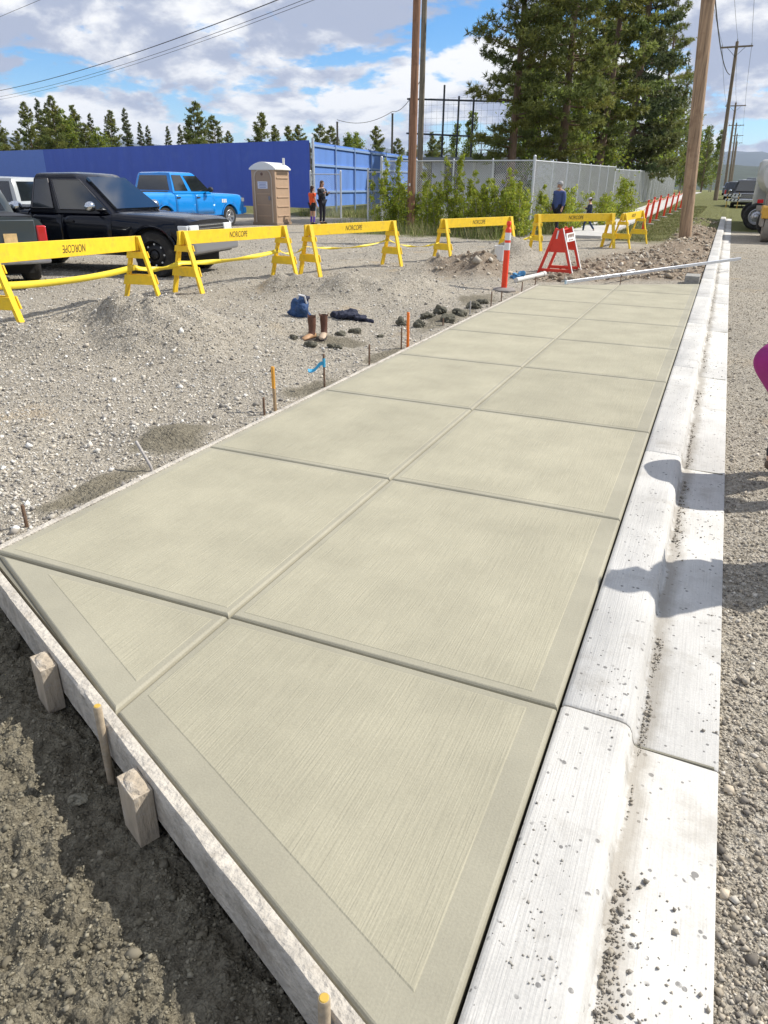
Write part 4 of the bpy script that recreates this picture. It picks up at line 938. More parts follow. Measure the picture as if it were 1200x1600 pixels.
# ball field backstop behind the trees
def backstop():
    Y0 = 46.0; root = thing('backstop', 'tall dark backstop cage with posts, rails and netting behind the fence', 'backstop', (0, Y0, 0))
    xs = [at_y(p, Y0, 200) for p in (640, 655, 692, 715, 738)]; tops = [solve_top(x, Y0, t) for x, t in zip(xs, (146, 150, 151, 165, 172))]
    hz = tops[2]
    for x in xs: MB().tube([(x, 0, .2), (x, 0, hz if x != xs[2] else hz+.6)], .06, 8).build('post', DARKM, root, smooth=True)
    for z in (hz-.05, hz-1.9): MB().tube([(xs[0]-.2, 0, z), (xs[-1]+2.6, 0, z-.35)], .05, 8).build('rail', DARKM, root, smooth=True)
    V = []; Fc = []
    def strand(A, B, w):
        A = Vector(A); B = Vector(B); o = len(V); d = (B-A).normalized(); n = d.cross(Vector((0, 1, 0)))*w
        V.extend([(A+n)[:], (A-n)[:], (B-n)[:], (B+n)[:]]); Fc.append((o, o+1, o+2, o+3))
    for x in np.arange(xs[0], xs[-1]+2.6, .35): strand((x, 0, 2), (x, 0, hz-.1), .004)
    for z in np.arange(2.2, hz, .35): strand((xs[0], 0, z), (xs[-1]+2.6, 0, z), .004)
    o = link('net', tri_mesh('net', np.array(V), np.array(Fc), DARKM), root); o['kind'] = 'stuff'
backstop()
for px, ty, lab in [(527, 185, 'thin dark net post above the end of blue wall'), (613, 172, 'thin dark net post just left of the brown pole')]:
    Y0 = 60; x = at_y(px, Y0, 200); z = solve_top(x, Y0, ty); root = thing('net_post', lab, 'post', (x, Y0, Ts(x, Y0)), 0, 'ball net posts'); MB().tube([(0, 0, 0), (0, 0, z-.8)], [.1, .08], 10).build('post_shaft', mat('net_post_wood', (.10, .09, .075), .8), root, smooth=True); MB().tube([(0, 0, z-.8), (0, 0, z-.76)], .1, 10).build('post_cap', DARKM, root)
xa, xb, xc = at_y(527, 60, 200), at_y(613, 60, 200), at_y(470, 60, 200)
wire((xa, 60, solve_top(xa, 60, 187)), (xb, 60, solve_top(xb, 60, 174)), .5, 'slack net cable between the two thin dark posts', r=.02, name='net_cable', grp='net cables')
wire((xb, 60, solve_top(xb, 60, 174)), (at_y(655, 46, 200), 46, 7.4), .5, 'slack net cable from the right thin post to backstop', r=.02, name='net_cable', grp='net cables')
def shed():
    Y0 = 40.; x0, x1 = at_y(672, Y0, 290), at_y(772, Y0, 290); root = thing('dugout', 'pale grey dugout shed with dark flat roof behind the chain-link fence', 'shed', (x0, Y0, Ts(x0, Y0))); w = x1-x0
    pale = mat('pale_siding', (.48, .50, .54), .7, var=.12, vscale=4, stretch=(6, 1, .5)); dark = mat('shed_dark', (.05, .055, .065), .8, var=.2, vscale=3)
    MB().box((w*.5, 1.6, 1.3), (w, 3, 2.6)).build('interior', dark, root)
    for (a, b) in ((0.02, .17), (.52, .66), (.70, .98)): MB().box((w*(a+b)/2, .04, 1.3), (w*(b-a), .08, 2.6)).build('wall_panel', pale, root)
    MB().box((w*.33, .06, .5), (w*.3, .06, 1.0)).build('low_wall', pale, root)
    mb = MB(); mb.box((w*.5, 1.4, 2.72), (w+1., 4.2, .16), Matrix.Rotation(R(3), 3, 'X')); r = mb.build('roof', dark, root, bevel=.01); MB().box((w*.5, -.72, 2.66), (w+1.02, .03, .2)).build('fascia', mat('fascia', (.22, .24, .26), .7), r)
    for t in (.2, .5, .68): MB().box((w*t, -.02, 1.3), (.12, .12, 2.6)).build('column', mat('shed_post', (.6, .6, .6), .7), root)
shed()
def bleacher():
    Y0 = 42.5; x0 = at_y(752, Y0, 290); root = thing('bleachers', 'metal bleachers with stacked benches behind the first pine trunk', 'bleachers', (x0, Y0, Ts(x0, Y0)), R(20))
    for k in range(10): MB().box((1.6, k*.5, .5+k*.36), (3.4, .28, .05)).build('bench_plank', STEEL, root); 
    for sx in (.1, 1.6, 3.1):
        MB().bar((sx, -.1, .3), (sx, 4.8, 3.8), .06, .08).build('stringer', STEEL, root)
        MB().bar((sx, 4.5, 0), (sx, 4.5, 3.6), .06, .06).build('support_leg', STEEL, root)
bleacher()

# ================================================================== PORTABLE TOILET
def toilet():
    P = gp(432, 352); root = thing('portable_toilet', 'tan portable toilet with white rounded roof against the blue wall', 'toilet', (P[0]-.56, P[1]+.6, Ts(P[0], P[1])), R(2))
    tan = mat('tan_plastic', (.43, .30, .20), .6, var=.08, vscale=4); tan2 = mat('dark_tan_plastic', (.33, .235, .16), .6, var=.08, vscale=4); wr = mat('white_roof_plastic', (.72, .71, .68), .5)
    W, D, H = 1.12, 1.2, 2.05
    body = MB().box((0, 0, H/2+.06), (W, D, H)).build('body', tan, root, bevel=.03); MB().box((0, 0, .05), (W+.06, D+.06, .1)).build('skid_base', tan2, root, bevel=.01)
    # barrel roof: arch across the width
    mb = MB(); n = 12; pr = [(-.62, 0)]+[(-.62+1.24*i/n, .06+.24*math.sin(math.pi*i/n)**.8) for i in range(n+1)]+[(.62, 0)]
    mb.prism(pr, -.66, .66, Matrix.Translation((0, 0, H+.03)) @ XZ); mb.build('roof', wr, root, bevel=.02)
    # door with an arched frame on the front (-y)
    arch = [(-.40, .10), (.40, .10), (.40, 1.80), (.34, 1.98), (.22, 2.08), (-.22, 2.08), (-.34, 1.98), (-.40, 1.80)]
    MB().prism([(x*.9, z*.985+.01) for x, z in arch], D/2, D/2+.022, XZ).build('door', tan2, root, bevel=.006)
    d = [o for o in root.children if o.name.startswith('door')][-1]
    fr = MB(); pts_ = [(x, -D/2-.02, z) for x, z in arch[2:]+[(-.40, .10)]]; fr.tube([(.40, -D/2-.02, .1)]+pts_, .028, 8); fr.build('door_frame', mat('pale_tan_trim', (.52, .43, .34), .6), root, smooth=True)
    MB().box((-.02, -D/2-.026, 1.52), (.46, .008, .27)).build('notice', mat('pale_notice', (.62, .64, .74), .5), d)
    nt_ = [o for o in d.children][-1]
    k = MB(); 
    for i in range(4): k.box((-.02+.0*i, -D/2-.0315, 1.60-.055*i), (.36-.05*(i % 2), .002, .02))
    q = k.build('notice_print', mat('notice_ink', (.12, .15, .32), .6), nt_); q['kind'] = 'stuff'
    MB().box((.28, -D/2-.04, 1.03), (.09, .04, .15)).build('latch', mat('latch_grey', (.2, .2, .24), .5), d, bevel=.006)
    MB().lathe([(.06, 0), (.05, .02)], 12, Matrix.Translation((-.05, -D/2-.02, 1.93)) @ Matrix.Rotation(R(90), 4, 'X')).build('vent_badge', mat('dark_badge', (.13, .07, .05), .6), d)
    for i in range(3): MB().box((0, -D/2-.024, .35+.42*i), (.62, .012, .04)).build('door_rib', tan, d, bevel=.004)
    for i in range(5): MB().box((W/2+.012, -.02, .35+.36*i), (.03, D*.8, .05)).build('side_rib', tan, root, bevel=.008)
    for i in range(3): MB().box((W/2+.008, 0, 1.93+.05*i), (.02, D*.75, .022)).build('vent_louver', mat('vent_dark', (.12, .09, .07), .7), root)
    MB().tube([(.4, .45, H), (.4, .45, H+.5)], .05, 10).build('vent_pipe', wr, root, smooth=True)
toilet()

# ================================================================== VEHICLES
GLASS = mat('dark_window_glass', (.012, .016, .02), .04, spec=.8, coat=.6); TYRE = mat('tyre_rubber', (.022, .021, .02), .85, var=.25, vscale=14, bump=.1, dirt=((.12, .11, .09), .5, 6)); CHROME = mat('chrome', (.62, .64, .67), .12, metal=1.); ALLOY = mat('alloy_rim', (.55, .56, .58), .3, metal=.8); BLKRIM = mat('black_steel_rim', (.02, .02, .022), .5, metal=.3); TRIM = mat('black_trim', (.02, .02, .022), .6); LENS = mat('clear_lens', (.72, .74, .74), .12, spec=.8, coat=.5); REDL = mat('red_lens', (.55, .02, .025), .15, coat=.5); AMBER = mat('amber_lens', (.75, .28, .03), .2); UNDER = mat('underbody', (.015, .015, .015), .9)
def paint(name, c, rough=.22, dust=.12, coat=.8): return mat(name, c, rough, coat=coat, spec=.25+.25*(coat > .5), var=.04, vscale=3, dirt=((c[0]*.7+.06, c[1]*.7+.055, c[2]*.7+.045), dust, 1.6))
def wheel(parent, x, y, r, w, side, rim_m, spokes, name='wheel'):
    e = bpy.data.objects.new(name, None); col.objects.link(e); e.parent = parent; e.location = (x, y, r); e.rotation_euler = (R(-90) if side > 0 else R(90), 0, 0)
    k = .62
    MB().lathe([(r*k, -w/2), (r*.9, -w/2), (r*.98, -w*.38), (r, -w*.25), (r, w*.25), (r*.98, w*.38), (r*.9, w/2), (r*k, w/2), (r*k, -w/2)], 40, cap=False).build('tyre', TYRE, e, smooth=True)
    q = r*k; mb = MB()
    mb.lathe([(q, w*.5), (q*.96, w*.52), (q*.9, w*.42), (q*.86, w*.1)], 40, cap=False)
    mb.lathe([(q*.86, w*.1), (.02, w*.1)], 40, cap=False)
    if spokes:
        for i in range(spokes):
            a = 2*math.pi*i/spokes; mb.bar((math.cos(a)*.03, math.sin(a)*.03, w*.33), (math.cos(a)*q*.93, math.sin(a)*q*.93, w*.42), q*.26, .03, upv=(0, 0, 1))
    else:
        mb.lathe([(q*.84, w*.1), (q*.6, w*.3), (q*.4, w*.34)], 40, cap=False)
        for i in range(8): a = 2*math.pi*i/8; mb.lathe([(q*.07, 0), (q*.07, .012)], 8, Matrix.Translation((math.cos(a)*q*.72, math.sin(a)*q*.72, w*.24)), mi=1)
    mb.lathe([(q*.3, w*.1), (q*.3, w*.36), (q*.22, w*.42), (.005, w*.43)], 20, cap=False)
    mb.build('rim', [rim_m, LENS], e, smooth=True)
    return e
def vehicle(name, lab, cat, loc, rz, p, grp=None, detail=True):
    g = p.get; L, W, wb, r = p['L'], p['W'], p['wb'], p['r']; root = thing(name, lab, cat, loc, rz, grp)
    xf, xr = L/2, -L/2; fa = xf-p['fo']; ra = fa-wb; zb = p['zb']; hw = W/2; arch = r*1.2; PM = p['paint']
    cx0, cx1 = p['cab']                                          # rear and cowl of the cab at the belt line
    def ztop(x):
        if x < cx0: return p['bed']
        if x <= cx1: return p['belt']
        t = (x-cx1)/(xf-cx1); return p['belt']-.02+(p['hood']-p['belt']+.02)*t**1.6-.05*max(0, (t-.86)/.14)**2
    def zbot(x):
        z = zb
        for a in (fa, ra):
            if abs(x-a) < arch: z = max(z, r+math.sqrt(arch**2-(x-a)**2)*.98)
        return min(z, ztop(x)-.2)
    def half(x):
        t = max(0, (x-(xf-.55))/.55); s = max(0, ((xr+.25)-x)/.25); return hw*(1-.075*t**2.2-.04*s*s)
    def sect(x):
        zt, zo, w = ztop(x), zbot(x), half(x); zm = max(zo+.02, .5*(zb+zt)); f = zt-.11
        return [(w-.10, zo), (w-.015, zo+.015), (w+.01, max(zo+.03, zm)), (w+.002, max(zo+.05, f-.08)), (w-.02, f), (w-.07, zt-.035), (w-.15, zt-.005), (w*.45, zt+.015), (0, zt+.02)]
    xs = sorted(set([round(v, 3) for v in list(np.linspace(xr, xf, 46))+[a+arch*math.sin(t) for a in (fa, ra) for t in np.linspace(-1.57, 1.57, 19)]+[cx0-.004, cx0+.004, cx1]]))
    mb = MB(); k = 9; vs = []
    for x in xs:
        s = sect(x); vs += [(x, y, z) for y, z in s]+[(x, -y, z) for y, z in reversed(s[:-1])]
    n = 2*k-1; fs = [(i*n+j, i*n+j+1, (i+1)*n+j+1, (i+1)*n+j) for i in range(len(xs)-1) for j in range(n-1)]
    fs += [tuple(range(n)), tuple(range(len(xs)*n-1, (len(xs)-1)*n-1, -1))]
    mb.add(vs, fs); body = mb.build('body', PM, root, smooth=True)
    MB().box(((xf+xr)/2, 0, zb+.1), (L*.9, W*.62, .3)).build('chassis', UNDER, root)
    for a in (fa, ra): MB().box((a, 0, r+.12), (arch*1.8, W*.84, arch*1.4)).build('wheel_well', UNDER, root)
    # cab
    y0, y1 = hw-.05, hw-.05-p.get('tumble', .17); b = p['belt']-.03; rf = p['roof']; x0b, x1b = cx0+.01, cx1-.02; x0t, x1t = cx0+p.get('rake_r', .12), cx1-p.get('rake_f', .75)
    def S(u, v, side, out=0.):                                    # point on the cab side
        xb = x0b+(x1b-x0b)*u; xt = x0t+(x1t-x0t)*u; y = y0+(y1-y0)*v; return Vector((xb+(xt-xb)*v, side*(y+out+.008), b+(rf-b)*v))
    lev = [(0, 0, b), (.5, 0, 0), (.92, 0, 0), (1, .03, 0)]
    rings = []
    for v, ins, _ in [(0, 0, 0), (.3, -.006, 0), (.6, -.008, 0), (.88, 0, 0), (.97, .02, 0), (1.0, .07, 0)]:
        z = b+(rf-b)*v; y = y0+(y1-y0)*v-ins; xa = x0b+(x0t-x0b)*v+ins; xc = x1b+(x1t-x1b)*v-ins; c_ = .10
        rings.append([(xa+c_*.3, y, z), (xa, y-c_, z), (xa, -y+c_, z), (xa+c_*.3, -y, z), (xc-c_*1.2, -y, z), (xc, -y+c_*1.6, z), (xc+.03*v, 0, z), (xc, y-c_*1.6, z), (xc-c_*1.2, y, z)])
    mb = MB(); m_ = len(rings[0]); vs = [q for rr_ in rings for q in rr_]+[((x0t+x1t)/2, 0, rf+.03)]
    fs = [(i*m_+j, i*m_+(j+1) % m_, (i+1)*m_+(j+1) % m_, (i+1)*m_+j) for i in range(len(rings)-1) for j in range(m_)]+[((len(rings)-1)*m_+j, (len(rings)-1)*m_+(j+1) % m_, len(vs)-1) for j in range(m_)]
    mb.add(vs, fs); cab = mb.build('cab', p.get('cab_paint', PM), root, smooth=True)
    def window(nm, quad, th=.012, m=GLASS, par=None):
        q = [Vector(v) for v in quad]; nrm = (q[1]-q[0]).cross(q[2]-q[0]).normalized(); cen = sum(q, Vector())/len(q)
        if nrm.dot(cen-Vector(((x0b+x1b)/2, 0, b+.3))) < 0: nrm = -nrm
        mb = MB(); nq = len(q); mb.add([v-nrm*.02 for v in q]+[v+nrm*th for v in q], [tuple(range(nq)), tuple(range(2*nq-1, nq-1, -1))]+[(i, nq+i, nq+(i+1) % nq, (i+1) % nq) for i in range(nq)]); return mb.build(nm, m, par or cab)
    for side in (-1, 1):
        for (u0, u1, slant) in p['windows']:
            tr = .02
            q = [S(u0+tr, .12, side), S(u1-tr*(.2 if slant else 1), .12, side), S(min(u1-tr, .97), .86, side), S(u0+tr, .86, side)]
            if slant: q = [S(u0+tr, .10, side), S(u1, .10, side), S(u1-.005, .4, side), S(u1-.02, .84, side), S(u0+tr, .84, side)]
            window('side_window', q, .008)
            if p.get('win_trim'):
                MB().tube([v+Vector((0, side*.012, 0)) for v in q+[q[0]]], .010, 5).build('window_trim', p['win_trim'], cab, smooth=True)
    Fp = lambda s, v: Vector((x1b+(x1t-x1b)*v+.02, s*(y0+(y1-y0)*v-.13), b+(rf-b)*v))
    window('windshield', [Fp(-1, .1), Fp(1, .1), Fp(1, .88), Fp(-1, .88)], .03)
    Bp = lambda s, v: Vector((x0b+(x0t-x0b)*v, s*(y0+(y1-y0)*v-.13), b+(rf-b)*v))
    window('rear_window', [Bp(-1, .15), Bp(1, .15), Bp(1, .85), Bp(-1, .85)], .01)
    for a in (fa, ra):
        for side in (-1, 1): wheel(root, a, side*(hw-.14), r, p.get('tw', .26), side, p['rim'], p['spokes'])
    if not detail: return root
    # doors: slightly proud panels that follow the body side
    for side in (-1, 1):
        for (xa, xb, zlow) in p['doors']:
            X = np.linspace(xa+.008, xb-.008, 8); mb = MB(); vs = []
            for x in X:
                s = sect(x); lo = max(zb+.07, zlow); zs = [lo, .5*(lo+s[2][1]), s[2][1], s[3][1], s[4][1], s[5][1]]; ysv = np.interp(zs, [s[1][1], s[2][1], s[3][1], s[4][1], s[5][1]], [s[1][0], s[2][0], s[3][0], s[4][0], s[5][0]])
                vs += [(x, side*(y+.007), z) for y, z in zip(ysv, zs)]
            fs = [(i*6+j, i*6+j+1, (i+1)*6+j+1, (i+1)*6+j) for i in range(7) for j in range(5)]
            mb.add(vs, fs); d = mb.build('door', PM, root, smooth=True); sm = d.modifiers.new('thick', 'SOLIDIFY'); sm.thickness = .008; sm.offset = 0
            hx = xa+.16; mb = MB(); mb.box((hx, side*(hw+.025), p['belt']-.17), (.19, .03, .045)); mb.build('handle', p.get('handle', TRIM), d, bevel=.008)
        mx = cx1-p.get('mirror', .42); my = side*(hw+.02)
        mr = MB().blob((mx+.02, my+side*.13, p['belt']+.10), (.09, .13, .10), 3, 2, .04).build('mirror', p.get('mirror_m', CHROME), root, smooth=True); MB().bar((mx, my-side*.06, p['belt']+.04), (mx+.02, my+side*.1, p['belt']+.07), .03, .03).build('mirror_arm', TRIM, mr)
        if p.get('flare', True):
            for a in (fa, ra):
                q = [(a+arch*1.0*math.cos(t), side*(half(a)+.012), r+arch*.98*math.sin(t)) for t in np.linspace(.12, math.pi-.12, 15)]; MB().tube(q, .022, 6).build('wheel_arch_trim', p.get('flare_m', PM), root, smooth=True)
    h = p['hood']; wN = half(xf-.08)
    for side in (-1, 1):
        MB().box((xf-.015, side*(wN-.22), h-.19), (.10, .36, .15)).build('headlight', LENS, root, bevel=.02)
        MB().box((xf-.10, side*(wN-.0), h-.19), (.2, .05, .14)).build('turn_signal', AMBER if p.get('amber') else LENS, root, bevel=.015)
        MB().box((xr+.03, side*(hw-.09), p['bed']-.32), (.12, .15, .40)).build('tail_light', REDL, root, bevel=.02)
    gr = MB().box((xf-.015, 0, h-.19), (.08, wN*1.1, .17)).build('grille', TRIM, root, bevel=.01)
    for i in range(3): MB().box((xf+.028, 0, h-.25+.06*i), (.012, wN*1.08, .018)).build('grille_bar', CHROME, gr)
    fb = MB().box((xf+.05, 0, zb+.16), (.18, W*.97, .24)).build('front_bumper', p.get('bumper', CHROME), root, bevel=.05, seg=3)
    rb = MB().box((xr-.06, 0, zb+.12), (.17, W*.96, .2)).build('rear_bumper', p.get('bumper', CHROME), root, bevel=.03); MB().box((xr-.148, 0, zb+.14), (.008, .32, .15)).build('plate', WHT, rb)
    if p.get('pickup'):
        MB().box(((xr+cx0)/2+.02, 0, p['bed']+.012), (cx0-xr-.22, W-.34, .03)).build('bed_liner', TRIM, root)
        tg = MB().box((xr-.012, 0, p['bed']-.30), (.03, W-.36, .54)).build('tailgate', PM, root, bevel=.012); MB().box((xr-.035, 0, p['bed']-.14), (.03, .2, .06)).build('tailgate_handle', p.get('handle', TRIM), tg, bevel=.006)
    return root
Vf = Vector(gp(250, 433)); rz = R(10); hd = Vector((math.cos(rz), math.sin(rz), 0)); lf = Vector((-hd.y, hd.x, 0))
BP = dict(L=5.55, W=1.98, wb=3.6, r=.43, fo=.74, zb=.42, bed=1.20, belt=1.17, hood=1.08, roof=1.84, cab=(-.62, 1.32), rake_f=.86, tumble=.2, windows=[(.02, .33, False), (.36, .95, True)], doors=[(.16, 1.22, .5), (-.57, .14, .5)], paint=paint('black_truck_paint', (.0022, .0027, .007), .16, .03, .3), rim=BLKRIM, spokes=0, pickup=True, mirror_m=CHROME, tw=.28, win_trim=mat('dull_window_trim', (.16, .15, .15), .35, metal=.5), bumper=mat('dull_bumper', (.34, .35, .38), .35, metal=.6))
def place(Pwheel, rz, p):
    fa = p['L']/2-p['fo']; hd = Vector((math.cos(rz), math.sin(rz), 0)); lf = Vector((-hd.y, hd.x, 0)); c = Pwheel-hd*fa+lf*(p['W']/2-.14); c.z = Ts(Pwheel.x, Pwheel.y)-.015; return c
vehicle('pickup_truck', 'black extended-cab pickup with chrome mirror behind the nearest trestles', 'truck', place(Vf, rz, BP), rz, BP)
Vb = Vector(gp(357, 354)); rzb = R(86)
RP = dict(L=5.85, W=2.02, wb=3.57, r=.40, fo=.98, zb=.46, bed=1.30, belt=1.28, hood=1.20, roof=1.95, cab=(-1.15, 1.1), rake_f=.80, tumble=.2, windows=[(.04, .40, False), (.45, .95, True)], doors=[(-.02, 1.05, .5), (-1.08, -.04, .5)], paint=paint('bright_blue_paint', (.003, .25, .72), dust=.1), rim=ALLOY, spokes=5, pickup=True, mirror_m=TRIM, bumper=mat('blue_bumper', (.003, .25, .72), .4))
bt = vehicle('pickup_truck', 'bright blue crew-cab pickup parked by the portable toilet', 'truck', place(Vb, rzb, RP), rzb, RP)
MB().box((-1.12+.14, 0, 1.90), (.06, .34, .05)).build('brake_light', REDL, bt, bevel=.008)
for i in range(3): MB().box((1.52+.1*i, -1.02, .98), (.07, .012, .13)).build('fender_badge', WHT, bt)
# dark green small pickup, tail towards us
Pc = Vector(gz(76, 404, .42)); rzg = R(150)
GP = dict(L=4.9, W=1.72, wb=2.85, r=.35, fo=.85, zb=.40, bed=1.12, belt=1.12, hood=.98, roof=1.62, cab=(-.35, .95), rake_f=.7, tumble=.2, windows=[(.08, .95, True)], doors=[(-.1, .9, .46)], paint=paint('dark_green_grey_paint', (.028, .045, .055), rough=.45, dust=.7), rim=BLKRIM, spokes=0, pickup=True, bumper=mat('worn_silver_bumper', (.42, .43, .46), .4, metal=.6, var=.2))
hd = Vector((math.cos(rzg), math.sin(rzg), 0)); lf = Vector((-hd.y, hd.x, 0)); c = Vector((Pc.x, Pc.y, 0))+hd*(GP['L']/2)+lf*(GP['W']/2-.05); c.z = Ts(Pc.x, Pc.y)-.01
gt = vehicle('pickup_truck', 'dark green small pickup with stickered tailgate at the left edge', 'truck', c, rzg, GP)
MB().box((-2.45-.032, -.28, .80), (.008, .20, .17)).build('tailgate_sticker', mat('yellow_sticker', (.75, .52, .24), .6, var=.3, vscale=12), gt)
Sx = at_y(30, 17.5, 300); SP = dict(L=4.6, W=1.8, wb=2.7, r=.35, fo=.9, zb=.38, bed=1.02, belt=1.02, hood=.98, roof=1.78, cab=(-2.1, 1.15), rake_f=.75, rake_r=.25, tumble=.16, windows=[(.04, .28, False), (.31, .60, False), (.63, .96, True)], doors=[(.1, 1.1, .5), (-.95, .08, .5)], paint=paint('silver_paint', (.42, .44, .44), dust=.2), rim=ALLOY, spokes=5, bumper=mat('silver_bumper', (.4, .42, .42), .4))
vehicle('suv', 'silver sport utility vehicle parked behind the black pickup', 'car', (Sx-2.0, 17.8, Ts(Sx-2, 17.8)-.01), R(188), SP)

# ---- machines and cars down the road
ROL_Y = mat('compactor_yellow', (.62, .34, .04), .5, var=.15, vscale=6, dirt=((.3, .24, .16), .6, 3)); ROL_G = mat('dusty_grey_steel', (.30, .27, .23), .7, var=.25, vscale=5); TANKW = mat('white_tank_paint', (.62, .61, .58), .4, var=.08, vscale=2)
def roller():
    P = gp(1182, 379); x0 = P[0]+.02; y0 = P[1]+.62; root = thing('road_roller', 'yellow and grey road roller with steel drum at the right frame edge', 'roller', (x0, y0, Ts(x0+1, y0)-.01))
    Q = Matrix.Rotation(R(90), 4, 'Y')
    MB().lathe([(.05, -.02), (.55, -.02), (.62, 0), (.62, 1.6), (.55, 1.62), (.05, 1.62)], 40, Matrix.Translation((.1, 0, .62)) @ Q).build('drum', ROL_G, root, smooth=True)
    MB().box((.9, .0, 1.0), (1.9, 1.35, .26)).build('drum_frame', ROL_Y, root, bevel=.03)
    for s in (0, 1): MB().box((.02+s*1.78, .1, .75), (.1, 1.5, .5)).build('side_yoke', ROL_G, root, bevel=.02)
    MB().box((.9, -.68, .92), (1.9, .12, .34)).build('bumper_bar', ROL_Y, root, bevel=.03)
    b = MB().box((.9, 2.3, 1.35), (1.55, 2.1, .9)).build('engine_hood', mat('hood_grey', (.33, .32, .30), .6, var=.1), root, bevel=.12, seg=3)
    MB().box((.9, .95, 1.35), (1.7, .9, .5)).build('operator_platform', ROL_G, root, bevel=.03)
    MB().box((.9, 1.15, 1.85), (.6, .5, .14)).build('seat', TRIM, root, bevel=.04); MB().box((.9, 1.4, 2.1), (.6, .12, .5)).build('backrest', TRIM, root, bevel=.04)
    MB().tube([(.9, .62, 1.6), (.9, .75, 1.98)], .03, 8).build('steering_column', TRIM, root)
    for s in (.2, 1.6):
        MB().bar((s, 1.5, 1.6), (s, 1.5, 2.45), .06, .06).build('rollbar_post', ROL_Y, root)
        wheel(root, s+(.3 if s < 1 else -.1), 2.6, .55, .45, -1 if s < 1 else 1, ROL_G, 0)
    MB().bar((.2, 1.5, 2.45), (1.6, 1.5, 2.45), .06, .06).build('rollbar_top', ROL_Y, root)
roller()
def tanker():
    y0 = 37.5; x0 = at_y(1176, 34.5, 330); root = thing('tank_truck', 'white tank truck behind the road roller', 'truck', (x0, y0, Ts(x0+1, y0)-.02))
    mb = MB(); n = 24; prof = [(-3.0, .05), (-3.0, .75), (-2.9, .95), (-2.7, 1.0), (2.7, 1.0), (2.9, .95), (3.0, .75), (3.0, .05)]
    vs = [(1.25+1.18*rr_*math.cos(2*math.pi*j/n), yy_, 2.05+.85*rr_*math.sin(2*math.pi*j/n)) for yy_, rr_ in prof for j in range(n)]
    mb.add(vs, [(i*n+j, (i+1)*n+j, (i+1)*n+(j+1) % n, i*n+(j+1) % n) for i in range(len(prof)-1) for j in range(n)]+[tuple(range(n)), tuple(range(len(prof)*n-1, (len(prof)-1)*n-1, -1))]); mb.build('tank', TANKW, root, smooth=True)
    MB().box((1.25, .6, .95), (1.0, 8.0, .25)).build('chassis_rail', UNDER, root); MB().box((1.25, 4.1, 1.75), (2.3, 1.9, 2.1)).build('cab', TANKW, root, bevel=.15, seg=3)
    MB().box((1.25, -3.15, .85), (2.3, .12, .2)).build('rear_bumper', ROL_G, root, bevel=.01)
    for s in (.2, 2.3):
        for yy_ in (-2.2, -1.05, 4.3): wheel(root, s, yy_, .5, .3, -1 if s < 1 else 1, ALLOY, 0)
        MB().box((s, -3.2, 1.1), (.22, .05, .14)).build('tail_light', REDL, root, bevel=.01)
    MB().tube([(.75, -3.02, 1.3), (.75, -3.02, 3.0)], .02, 6).build('ladder_rail', STEEL, root); MB().tube([(1.1, -3.02, 1.3), (1.1, -3.02, 3.0)], .02, 6).build('ladder_rail', STEEL, root)
    MB().lathe([(.3, 0), (.3, .16), (.1, .2)], 16, Matrix.Translation((1.25, .3, 2.86))).build('hatch', ROL_G, root, smooth=True)
tanker()
CP = dict(L=4.7, W=1.82, wb=2.75, r=.34, fo=.9, zb=.30, bed=1.0, belt=.98, hood=.9, roof=1.65, cab=(-1.9, 1.05), rake_f=.8, rake_r=.35, tumble=.2, windows=[(.04, .48, False), (.52, .96, True)], doors=[], rim=ALLOY, spokes=5, flare=False)
cars = [(1167, 308, 62, (.03, .03, .035), 'dark car parked on road just beyond the tank truck', 1.8), (1149, 292, 82, (.03, .035, .045), 'black car farther down the road in front of others', 1.6), (1160, 291, 96, (.55, .56, .57), 'white car far down the road behind the black one', 1.7), (1141, 288, 112, (.10, .13, .18), 'dark blue car far down the road beside the poles', 1.6), (1153, 285, 135, (.30, .31, .33), 'grey car far down the road, nearly farthest', 1.7), (1163, 282, 165, (.6, .6, .6), 'tiny white van farthest down the road', 2.4), (1172, 287, 120, (.07, .08, .09), 'dark van far down the road beside the tank truck outline', 2.2)]
for i, (px, py, Y_, c_, lab, rf) in enumerate(cars):
    q = dict(CP); q['paint'] = paint('far_car_paint_%d' % i, c_); q['roof'] = rf; x = at_y(px, Y_, 295); vehicle('parked_car', lab, 'car', (x, Y_, Ts(max(x, .6), Y_)), R(90 if i % 2 else -90), q, 'cars down the road', detail=i < 3)
# striped board beside the road
P = gp(1142, 326); root = thing('striped_barricade', 'small black and yellow striped barricade beside the road', 'barricade', (P[0], P[1], Ts(P[0], P[1])))
for s in (-.35, .35): MB().bar((s, 0, 0), (s, 0, 1.0), .05, .05).build('post', ROL_Y, root)
for z in (.55, .85):
    bd = MB().box((0, -.04, z), (.95, .025, .16)).build('board', WHT, root)
    for i in range(4): MB().box((-.35+.23*i, -.055, z), (.08, .006, .16), Matrix.Rotation(R(30), 3, 'Y')).build('stripe', TRIM, bd)
P = gp(1152, 322); root = thing('road_sign_stand', 'small amber warning stand beside the striped barricade', 'sign', (P[0], P[1], Ts(max(P[0], .5), P[1]))); MB().bar((-.3, 0, 0), (0, 0, .9), .05, .05).build('leg', ROL_Y, root); MB().bar((.3, 0, 0), (0, 0, .9), .05, .05).build('leg', ROL_Y, root); MB().box((0, -.03, .85), (.5, .02, .5), Matrix.Rotation(R(45), 3, 'Y')).build('face', AMBER, root)

